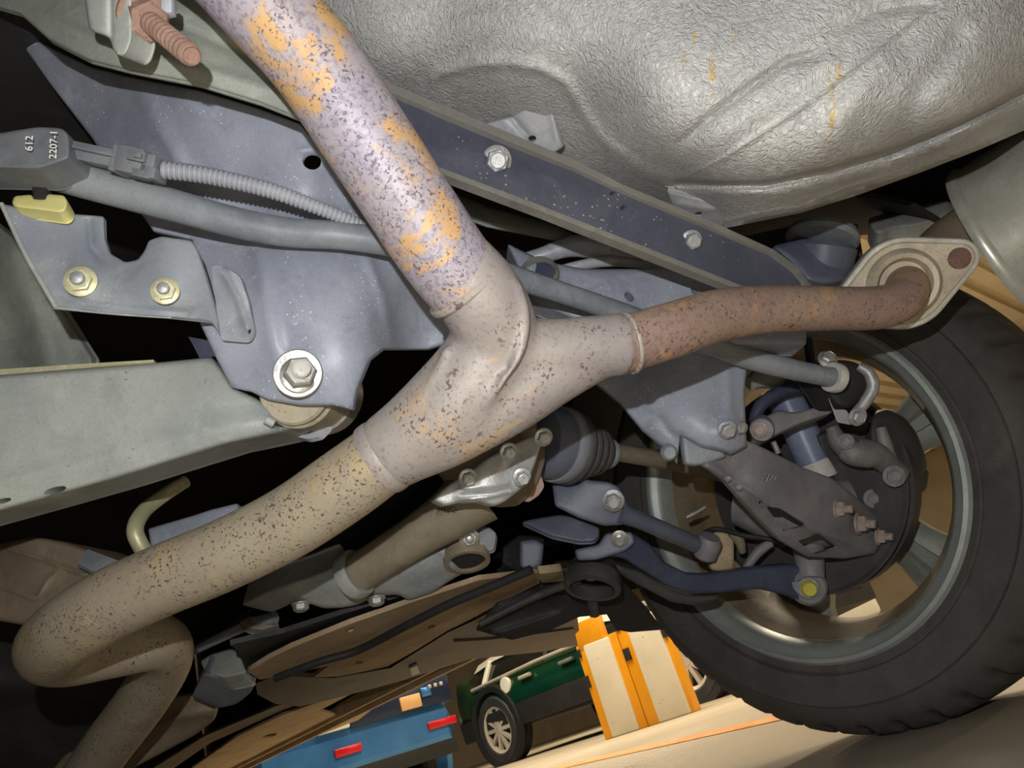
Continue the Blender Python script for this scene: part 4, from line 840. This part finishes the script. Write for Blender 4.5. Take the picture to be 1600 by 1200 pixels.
sheet('casting', [(376, 945), (406, 928), (437, 915), (487, 899), (525, 884), (535, 900), (560, 908), (588, 900), (612, 888), (637, 880), (684, 858), (703, 850), (730, 862), (756, 858), (753, 880), (709, 904), (675, 926), (637, 938), (622, 929), (584, 932), (560, 945), (535, 950), (506, 951), (466, 938), (425, 957)], [(376, 945, .88), (440, 930, .845), (525, 920, .835), (637, 905, .835), (700, 885, .835), (752, 870, .845), (560, 940, .85)], 'cross_grey', cm, .035, rnd=6, res=7, roll=(8, .008), ridges=[([(440, 930), (520, 918), (620, 905), (700, 880)], 14, .005), ([(690, 862), (712, 890)], 5, .004)])
V, Fc = ring_geo([(.021, -.004), (.0265, -.005), (.028, .002), (.026, .01), (.021, .01)], P(556, 896, .815), unit(P(552, 900, .82)-P(650, 838, .80)), 40); mesh_obj('saddle_ring', V, Fc, 'cross_grey', cm)
V, Fc = ring_geo([(.021, -.004), (.026, -.005), (.0275, .002), (.026, .014), (.021, .014)], P(728, 862, .835), W((.15, -.75, -.65)), 40); mesh_obj('bush_ring', V, Fc, 'diff_brown', cm)
lathe('bush_rubber', [(0, 0), (.022, 0), (.022, .01)], P(728, 862, .835), W((.15, -.75, -.65)), 'rubber', cm, 32)
text_mesh('lettering', 'V', P(637, 892, .829), W((.9, .25, 0)), W((-.2, 1, -.1)), .010, 'paint_white', cm)
for (x, y) in ((470, 944), (588, 935)): bolt(cm, x, y, .845, (.2, -.9, -.5), 12, 'zinc', h=.5, flange=1.2)
sheet('mount_plate', [(703, 850), (718, 828), (740, 823), (762, 822), (776, 833), (772, 858), (762, 862), (756, 850), (735, 858), (712, 860)], [(705, 850, .825), (772, 830, .825), (735, 858, .815)], 'bracket_grey', cm, .006, rnd=5, res=6, roll=(4, .003))
bolt(cm, 733, 840, .812, (.15, .0, -1), 12, 'zinc', name='nut', h=.45, flange=1.3, stud=.5)

# ------------------------------------------------------------------ under-trays ahead of the axle (on a level plane)
def zdp(poly, z):
    out = []
    for q in poly: out.append((q[0], q[1], pix(ground(q[0], q[1], z))[2]))
    return out
def zsheet(name, poly, z, mat, parent, th=.006, pick=None, **k):
    ref = pick or [poly[0], poly[len(poly)//3], poly[2*len(poly)//3]]
    return sheet(name, poly, zdp(ref, z), mat, parent, th, dirv=tuple(M3.T@np.array([0, 0, 1.])), **k)
ut = thing('undertray_panel', 'mud-tan plastic undertray panel with a black cable across it', 'undertray', P(600, 1000, .95))
T1 = [(388, 1050), (420, 1030), (456, 1012), (547, 975), (656, 937), (750, 906), (846, 895), (843, 911), (778, 944), (735, 968), (700, 985), (640, 1022), (606, 1041), (575, 1048), (530, 1057), (490, 1058), (515, 1040), (440, 1056), (406, 1062)]
zsheet('panel', T1, .305, 'tan_mud', ut, .006, pick=[(388, 1050), (846, 895), (606, 1041)], res=8, holes=[(548, 984, 7, 3, -20), (674, 980, 7, 3, -20), (561, 1036, 6, 3, -10), (757, 936, 8, 2, -15)], ridges=[([(400, 1050), (520, 1010), (640, 965), (800, 905)], 9, .004), ([(470, 1050), (600, 1005), (700, 965)], 6, -.003)])
cp = [ground(x, y, .297) for x, y in ((430, 1060), (500, 1034), (560, 1016), (640, 975), (700, 945), (760, 920), (830, 890))]
V, Fc = tube_geo(crom(cp, 5), .0055, 10); mesh_obj('cable', V, Fc, 'rubber', ut)
zsheet('edge_wall', [(360, 1008), (372, 1018), (384, 1046), (400, 1034), (460, 1008), (560, 968), (660, 930), (700, 912), (650, 925), (540, 958), (440, 990), (392, 1000)], .318, 'plastic_black', ut, .006, res=10)
u2 = thing('black_undertray', 'black plastic undertray behind the muddy panel', 'undertray', P(600, 1060, 1.1))
zsheet('panel', [(400, 1068), (430, 1056), (520, 1060), (610, 1044), (700, 988), (740, 970), (780, 950), (850, 915), (900, 950), (905, 985), (890, 1000), (735, 1030), (620, 1066), (560, 1082), (470, 1104), (430, 1100), (402, 1085)], .335, 'plastic_black', u2, .008, pick=[(400, 1068), (900, 950), (560, 1082)], res=12, ridges=[([(434, 1075), (470, 1070), (530, 1066)], 5, .004), ([(540, 1070), (625, 1050)], 5, .004), ([(640, 1040), (720, 1012)], 6, .004)])
zsheet('flap', [(709, 1003), (760, 1000), (830, 992), (897, 983), (903, 1008), (850, 1018), (738, 1030)], .330, 'plastic_black', u2, .004, res=10, roll=(5, .004))
zsheet('clip', [(640, 1045), (652, 1040), (656, 1052), (644, 1056)], .328, 'bar_grey', u2, .006, res=5)
zsheet('bracket', [(842, 897), (880, 892), (882, 908), (846, 911)], .302, 'tan_mud', u2, .01, res=6, rnd=3)
zsheet('rib', [(744, 968), (800, 940), (842, 915), (850, 925), (800, 952), (748, 980)], .322, 'plastic_mud', u2, .01, res=7)
tr3 = thing('side_shield', 'black ribbed plastic shield between the undertray and the spring seat', 'shield', P(850, 950, 1.05))
sheet('shield', [(770, 870), (812, 840), (850, 842), (848, 890), (882, 895), (900, 925), (970, 905), (1010, 950), (1036, 984), (985, 988), (962, 984), (948, 960), (905, 964), (860, 985), (800, 1000), (745, 985), (790, 930), (760, 905)], [(780, 890, 1.02), (850, 850, 1.02), (1040, 1000, 1.12), (800, 995, 1.05), (900, 940, 1.06), (970, 920, 1.05)], 'plastic_black', tr3, .006, res=10, ridges=[([(790, 880), (830, 900), (880, 950)], 8, .01), ([(840, 845), (835, 895)], 8, .008), ([(770, 960), (880, 925)], 6, .008), ([(780, 990), (890, 955)], 6, .008)])
sheet('bracket', [(812, 845), (835, 842), (850, 850), (846, 885), (824, 893), (812, 885)], [(815, 850, .99), (848, 850, .99), (830, 890, .98)], 'dark_steel', tr3, .01, rnd=5, res=6, roll=(6, .005))
tube('stay', [(930, 960, 1.0, 16), (924, 935, .99, 16), (920, 918, .98, 14)], 'shield_black', tr3, 12)
tube('stay', [(750, 975, 1.0, 10), (830, 935, 1.0, 12), (905, 905, .99, 12)], 'shield_black', tr3, 10)
# ------------------------------------------------------------------ sill flanges along the car's side
sl = thing('sill_flange', 'long tan dusty sill flanges along the edge of the car floor', 'sill', P(560, 1110, 2.0))
def sillbar(name, x0, x1, y0, y1, z0, z1, mat): return slab(name, x0, x1, y0, y1, z0, z1, mat, None, sl)
sillbar('outer_flange', 1.150, 1.168, .98, 3.4, .333, .37, 'tan_mud'); sillbar('inner_flange', 1.118, 1.134, .98, 3.4, .345, .38, 'tan_mud')
sillbar('sill_floor', 1.0, 1.174, .98, 3.4, .385, .40, 'plastic_black')
zsheet('floor_strip', [(300, 1200), (372, 1150), (440, 1118), (538, 1082), (545, 1086), (500, 1110), (530, 1118), (600, 1094), (560, 1125), (470, 1160), (380, 1196), (340, 1215)], .355, 'tan_mud', sl, .006, pick=[(300, 1200), (538, 1082), (470, 1160)], res=9, holes=[(421, 1150, 12, 2.5, -15)])
zsheet('floor_strip', [(250, 1215), (330, 1160), (440, 1112), (520, 1084), (520, 1078), (430, 1104), (320, 1150), (240, 1200)], .365, 'plastic_mud', sl, .006, res=9)
# ------------------------------------------------------------------ odds and ends at the lower left
ct = thing('front_silencer', 'brown ribbed silencer box behind the exhaust bend at the left', 'silencer', P(70, 900, .85))
sheet('box', [(-60, 855), (0, 849), (53, 838), (100, 846), (137, 858), (200, 885), (190, 940), (100, 985), (31, 976), (-60, 960)], [(-60, 860, .86), (53, 840, .83), (200, 890, .80), (31, 975, .80), (100, 980, .78)], 'cat_brown', ct, .08, rnd=8, res=9, roll=(8, .01), ridges=[([(15, 859), (70, 875), (140, 902)], 4, .004), ([(-60, 905), (0, 916), (60, 938)], 4, .004), ([(60, 930), (75, 905), (95, 890)], 3, .003)])
sheet('end_lip', [(137, 858), (185, 876), (160, 900), (120, 880)], [(140, 860, .80), (185, 878, .79), (130, 880, .785)], 'bar_grey', ct, .006, res=7)
gh = thing('golden_pipe', 'short bent golden metal pipe above the exhaust inlet', 'pipe', P(220, 820, .75))
tube('pipe', [(290, 752, .84, 20), (250, 778, .81, 22), (222, 802, .78, 24), (211, 830, .76, 25), (225, 862, .76, 25), (240, 890, .77, 25)], 'zinc_yellow', gh, 18)
gp = thing('floor_plate', 'pale grey floor plate edge behind the exhaust inlet', 'plate', P(300, 820, .8))
sheet('plate', [(231, 826), (300, 806), (330, 796), (372, 786), (374, 830), (300, 870), (240, 880)], [(235, 830, .80), (372, 790, .80), (300, 868, .78)], 'subframe_grey', gp, .02, rnd=4, res=8, roll=(5, .004))
rd = thing('brake_pipe_rod', 'grey rod running from the exhaust bend towards the crossmember', 'rod', P(350, 1000, .95))
tube('rod', [(270, 1032, .96, 14), (330, 1003, .95, 15), (390, 976, .94, 17), (430, 965, .93, 20)], 'bar_grey', rd, 12)
sheet('rod_end', [(372, 972), (390, 962), (425, 968), (438, 976), (410, 985), (388, 982)], [(375, 972, .93), (435, 975, .93), (400, 984, .92)], 'diff_brown', rd, .01, rnd=5, res=6, roll=(5, .004))
gb = thing('jacking_block', 'grey-green rounded block ahead of the exhaust bend', 'block', P(345, 1060, 1.0))
sheet('upper', [(312, 1033), (330, 1022), (362, 1013), (374, 1020), (386, 1052), (350, 1060), (322, 1052)], [(315, 1035, 1.02), (370, 1018, 1.02), (350, 1058, .99)], 'rail_grey', gb, .03, rnd=6, res=6, roll=(5, .005))
sheet('lower', [(318, 1050), (350, 1058), (388, 1052), (400, 1060), (394, 1080), (370, 1100), (340, 1107), (298, 1090), (308, 1070)], [(318, 1052, .995), (395, 1060, 1.0), (340, 1105, 1.04)], 'plastic_grey', gb, .03, rnd=8, res=7, roll=(6, .006))
bs = thing('brown_heat_shield', 'brown dusty heat shield in the lower left corner', 'heat shield', P(230, 1130, 1.1))
sheet('shield', [(230, 1100), (297, 1084), (340, 1106), (334, 1126), (306, 1148), (250, 1178), (180, 1215), (60, 1230), (100, 1180), (180, 1140)], [(300, 1090, 1.08), (335, 1120, 1.10), (180, 1210, 1.1), (100, 1200, 1.12), (230, 1110, 1.1)], 'cat_brown', bs, .005, rnd=6, res=8, roll=(6, .006), ridges=[([(200, 1160), (280, 1120), (330, 1112)], 8, .01)])
dp_ = thing('front_floor_panel', 'dark green-grey floor panel in the bottom left corner', 'floor panel', P(60, 1100, 1.2))
sheet('panel', [(-60, 1000), (40, 1010), (120, 1060), (200, 1060), (250, 1090), (220, 1140), (100, 1215), (-60, 1230)], [(-60, 1010, 1.2), (200, 1060, 1.25), (60, 1210, 1.35)], 'shield_black', dp_, .006, res=14, ridges=[([(-60, 1060), (60, 1080), (160, 1110)], 20, .02)])
# ------------------------------------------------------------------ the hall behind the car: barrier and parked cars
def gpt(px, d):
    x = (px-800)/F*d; y = (-CAMZ-_u[0]*x-_u[2]*d)/_u[1]; return CAMP+M3@np.array([x, y, d])
ZU = np.array([0, 0, 1.])
g0, g1 = gpt(946, 4.40), gpt(1087, 4.15); bd_ = g1-g0; bl = np.linalg.norm(bd_); bu = bd_/bl; bn = np.cross(bu, ZU)
if bn@(CAMP-g0) < 0: bn = -bn                                # towards the lens
def bpiece(name, t0, t1, z0, z1, f0, f1, mat, parent, taper=.0, bev=.12):
    c = g0+bu*bl*(t0+t1)/2+ZU*(z0+z1)/2+bn*(f0+f1)/2
    return bevel_box(name, c, bu*bl*(t1-t0)/2, ZU*(z1-z0)/2, bn*(f1-f0)/2, mat, parent, bev)
bA = thing('plastic_barrier', 'yellow and white plastic barrier block with raised yellow tab, left of the pair', 'barrier', g0)
bpiece('body', 0, .49, 0, .55, -.10, 0, 'yellow_plastic', bA); bpiece('panel', .09, .40, .0, .54, -.09, .014, 'white_plastic', bA, bev=.25)
bpiece('tab', .03, .34, .52, .68, -.08, .004, 'yellow_plastic', bA); bpiece('hinge', .0, .04, .30, .37, -.1, .012, 'plastic_black', bA); bpiece('hinge', .0, .04, .48, .53, -.1, .012, 'plastic_black', bA)
bB = thing('plastic_barrier', 'yellow and white plastic barrier block without tab, right of the pair beside the tyre', 'barrier', g0+bd_*.5)
bpiece('body', .495, 1.0, 0, .55, -.10, 0, 'yellow_plastic', bB); bpiece('panel', .62, .96, .0, .585, -.09, .016, 'white_plastic', bB, bev=.25)
bpiece('hinge', .50, .57, .37, .44, -.1, .012, 'plastic_black', bB); bpiece('hinge', .50, .55, .55, .575, -.1, .01, 'plastic_black', bB); bpiece('hinge', .965, 1.01, .42, .47, -.1, .012, 'plastic_black', bB)

def loft(rows):
    k = len(rows[0]); n = len(rows); V = [p for r in rows for p in r]
    return V, [(i*k+j, i*k+(j+1) % k, (i+1)*k+(j+1) % k, (i+1)*k+j) for i in range(n-1) for j in range(k)]+[tuple(range(k)), tuple(range((n-1)*k, n*k))[::-1]]
def make_car(label, name, A, fwd, away, wb, paint, roofm, width=1.72, zb=.30, belt=.95, roof=1.5, wr=.31, rear_over=.72, front_over=.8, wheels=(0, 1), cladding='car_black', rear=True):
    """A = ground point of the rear wheel on the side facing the lens; fwd / away = unit vectors"""
    t = thing(name, label, 'car', A)
    def pt(s, q, z): return A+fwd*s+away*q+ZU*z
    st = [(-rear_over, .42, .80, .14), (-rear_over+.06, .34, .90, .07), (-.3, zb, belt, .02), (.4, zb, belt, 0), (wb*.6, zb, belt-.02, 0), (wb*.85, zb, belt-.05, .01), (wb+.25, zb, belt-.12, .03), (wb+front_over-.1, .34, .72, .10), (wb+front_over, .42, .62, .2)]
    rows = [[pt(s, i+.06, b), pt(s, i, b+.14), pt(s, i-.015, (b+h)/2+.03), pt(s, i+.02, h-.06), pt(s, i+.09, h), pt(s, width/2, h+.03), pt(s, width-i-.09, h), pt(s, width-i-.02, h-.06), pt(s, width-i+.015, (b+h)/2), pt(s, width-i, b+.14), pt(s, width-i-.06, b)] for s, b, h, i in st]
    V, Fc = loft(rows); mesh_obj('body', V, Fc, paint, t, 50)
    rows = [[pt(s, i-.004, b-.02), pt(s, i-.022, b+.13), pt(s, i-.02, b+.17), pt(s, width-i+.02, b+.17), pt(s, width-i+.022, b+.13), pt(s, width-i+.004, b-.02)] for s, b, i in ((-rear_over-.03, .38, .12), (-rear_over+.04, .30, .06), (-.3, zb, .02), (wb*.5, zb, 0), (wb+.25, zb, .02), (wb+front_over, .34, .12))]
    V, Fc = loft(rows); mesh_obj('lower_cladding', V, Fc, cladding, t, 40)
    gh_ = [(-rear_over+.10, belt-.02, belt+.10, .15), (-rear_over+.32, belt-.02, roof-.06, .20), (0, belt-.02, roof-.02, .20), (wb*.45, belt-.04, roof-.03, .19), (wb*.70, belt-.05, roof-.14, .19), (wb+.02, belt-.08, belt+.02, .16)]
    rows = [[pt(s, i-.10, b), pt(s, i, h-.06), pt(s, i+.06, h-.02), pt(s, width-i-.06, h-.02), pt(s, width-i, h-.06), pt(s, width-i+.10, b)] for s, b, h, i in gh_]
    V, Fc = loft(rows); mesh_obj('window_band', V, Fc, 'car_glass', t, 40)
    rows = [[pt(s, i-.03, h-.075), pt(s, i+.05, h), pt(s, width/2, h+.03), pt(s, width-i-.05, h), pt(s, width-i+.03, h-.075)] for s, b, h, i in gh_[1:5]]
    V, Fc = loft(rows); mesh_obj('roof', V, Fc, roofm, t, 50)
    for s in (-.12, wb*.36, wb*.62):                       # pillars
        V, Fc = tube_geo([pt(s-.05, .085, belt-.04), pt(s+.02, .20, roof-.08)], .035, 8); mesh_obj('pillar', V, Fc, roofm if s < 0 else 'car_black', t)
    for i in wheels:
        for q in (0, 1):
            c = pt(wb*i, .0 if q == 0 else width, wr); ax = away if q == 0 else -away
            V, Fc = ring_geo([(wr*.66, -.005), (wr*.72, -.02), (wr*.92, -.02), (wr, .01), (wr, .17), (wr*.9, .2), (wr*.66, .2)], c, ax, 40); w_ = mesh_obj('wheel', V, Fc, 'rubber', t)
            if q == 0:
                mbq = MB(); mbq.add(*ring_geo([(wr*.60, .0), (wr*.68, -.012), (wr*.68, .02), (wr*.60, .03)], c, ax, 36))
                u_, v_, a_ = frame(ax)
                for k in range(10):
                    an = 2*math.pi*k/10; d_ = math.cos(an)*u_+math.sin(an)*v_; s_ = -math.sin(an)*u_+math.cos(an)*v_
                    mbq.add(*box_geo(c+d_*wr*.36+ax*.02, d_*wr*.28, s_*wr*.055, ax*.02))
                mbq.add(*lathe_geo([(0, -.005), (wr*.14, -.002), (wr*.16, .03)], c, ax, 20)); mbq.build('rim', 'car_rim', w_)
                lathe('brake_drum', [(0, .05), (wr*.64, .05), (wr*.64, .1)], c, ax, 'car_black', w_, 28)
                V, Fc = ring_geo([(wr*1.02, -.022), (wr*1.2, -.03), (wr*1.24, .02), (wr*1.02, .10)], c+ZU*.03, ax, 40); mesh_obj('arch_trim', V, Fc, cladding, t)
    return t, pt
A = gpt(793, 7.0); B = gpt(1096, 5.4); fw = unit(B-A); aw = np.cross(ZU, fw); aw = aw if aw@(A-CAMP) > 0 else -aw
gc, pt = make_car('dark green hatchback with cream roof parked behind the barrier', 'parked_hatchback', A, fw, aw, np.linalg.norm(B-A), 'car_green', 'car_white', belt=.76, roof=1.03, zb=.30)
lathe('fuel_flap', [(0, -.012), (.07, -.01), (.075, .0), (.075, .02)], pt(.30, -.005, .655), aw, 'car_white', gc, 24)  # cream colour stands in for a reflection on the flap
V, Fc = tube_geo([pt(.55, -.022, .66), pt(.72, -.022, .66)], .018, 8); mesh_obj('door_handle', V, Fc, 'car_rim', gc)
V, Fc = tube_geo([pt(1.15, -.022, .64), pt(1.34, -.022, .64)], .016, 8); mesh_obj('door_handle', V, Fc, 'plastic_grey', gc)
V, Fc = tube_geo([pt(-.3, .02, .735), pt(.8, .0, .745), pt(1.7, .0, .73)], .016, 8); mesh_obj('belt_trim', V, Fc, 'car_rim', gc)
bevel_box('door_mirror', pt(1.55, -.09, .82), fw*.06, aw*.09, ZU*.06, 'car_white', gc, .4)
# blue car, tail towards the lens
R0 = gpt(742, 5.7); L0 = gpt(420, 4.9); ac = unit(R0-L0); fb = np.cross(ZU, ac); fb = fb if fb@(R0-CAMP) > 0 else -fb
bc, pb = make_car('blue car seen from behind, left of the green hatchback', 'parked_sedan', R0+fb*.75, fb, -ac, 2.5, 'car_blue', 'car_navy', belt=.92, roof=1.45, zb=.34, cladding='car_blue', width=1.62)
def rb_(name, q, z, hw, hh, mat, par=bc, out=-.755): return bevel_box(name, R0+fb*.75+fb*out-ac*q+ZU*z, ac*hw, fb*.02, ZU*hh, mat, par, .3)
rb_('reflector', .16, .45, .12, .028, 'lamp_red'); rb_('reflector', .92, .45, .10, .028, 'lamp_red'); rb_('bumper_base', .80, .30, .74, .08, 'car_black', out=-.70)
rb_('tail_lamp', .22, .80, .10, .06, 'lamp_red', out=-.70); rb_('tail_lamp', 1.40, .80, .10, .06, 'lamp_red', out=-.70)
rb_('number_plate', .38, .655, .085, .05, 'sticker', out=-.765); rb_('badge', .24, .70, .04, .035, 'car_blue', out=-.765); rb_('navy_panel', .45, .69, .42, .10, 'car_navy', out=-.745)  # navy panel makes part of the blue tail darker
for k in range(3): rb_('letter', .10+.05*k, .73, .012, .014, 'car_rim', out=-.765)
rb_('chrome_strip', 1.0, .62, .12, .02, 'car_white', out=-.765)
# pale car beyond the wheel, glimpsed through the spokes
W0 = gpt(1392, 7.2); W1 = gpt(1290, 7.3); ac2 = unit(W0-W1); fw2 = np.cross(ZU, ac2); fw2 = fw2 if fw2@(W0-CAMP) > 0 else -fw2
wc, pw_ = make_car('cream car glimpsed through the wheel spokes', 'parked_car', W0+fw2*.75, fw2, -ac2, 2.5, 'car_white', 'car_white', belt=.95, roof=1.3, zb=.3, cladding='car_white', width=1.65)
bevel_box('tail_lamp', W0-fw2*.02-ac2*.35+ZU*.66, ac2*.12, fw2*.03, ZU*.05, 'lamp_red', wc, .3)
bevel_box('rear_bumper', W0+fw2*.02-ac2*.80+ZU*.42, ac2*.82, fw2*.10, ZU*.20, 'car_white', wc, .4)
# ------------------------------------------------------------------ put every empty at the base of its thing
bpy.context.view_layer.update()
for o in list(COL.objects):
    if o.type == 'EMPTY' and o.parent is None and o.children:
        lo = np.full(3, 1e9); hi = -lo
        for c in o.children_recursive:
            if c.type == 'MESH':
                for q in c.bound_box:
                    p = np.array(c.matrix_world @ Vector(q)); lo = np.minimum(lo, p); hi = np.maximum(hi, p)
        new = np.array([(lo[0]+hi[0])/2, (lo[1]+hi[1])/2, lo[2]]); dl = new-np.array(o.location)
        o.location = new
        for c in o.children: c.location = np.array(c.location)-dl
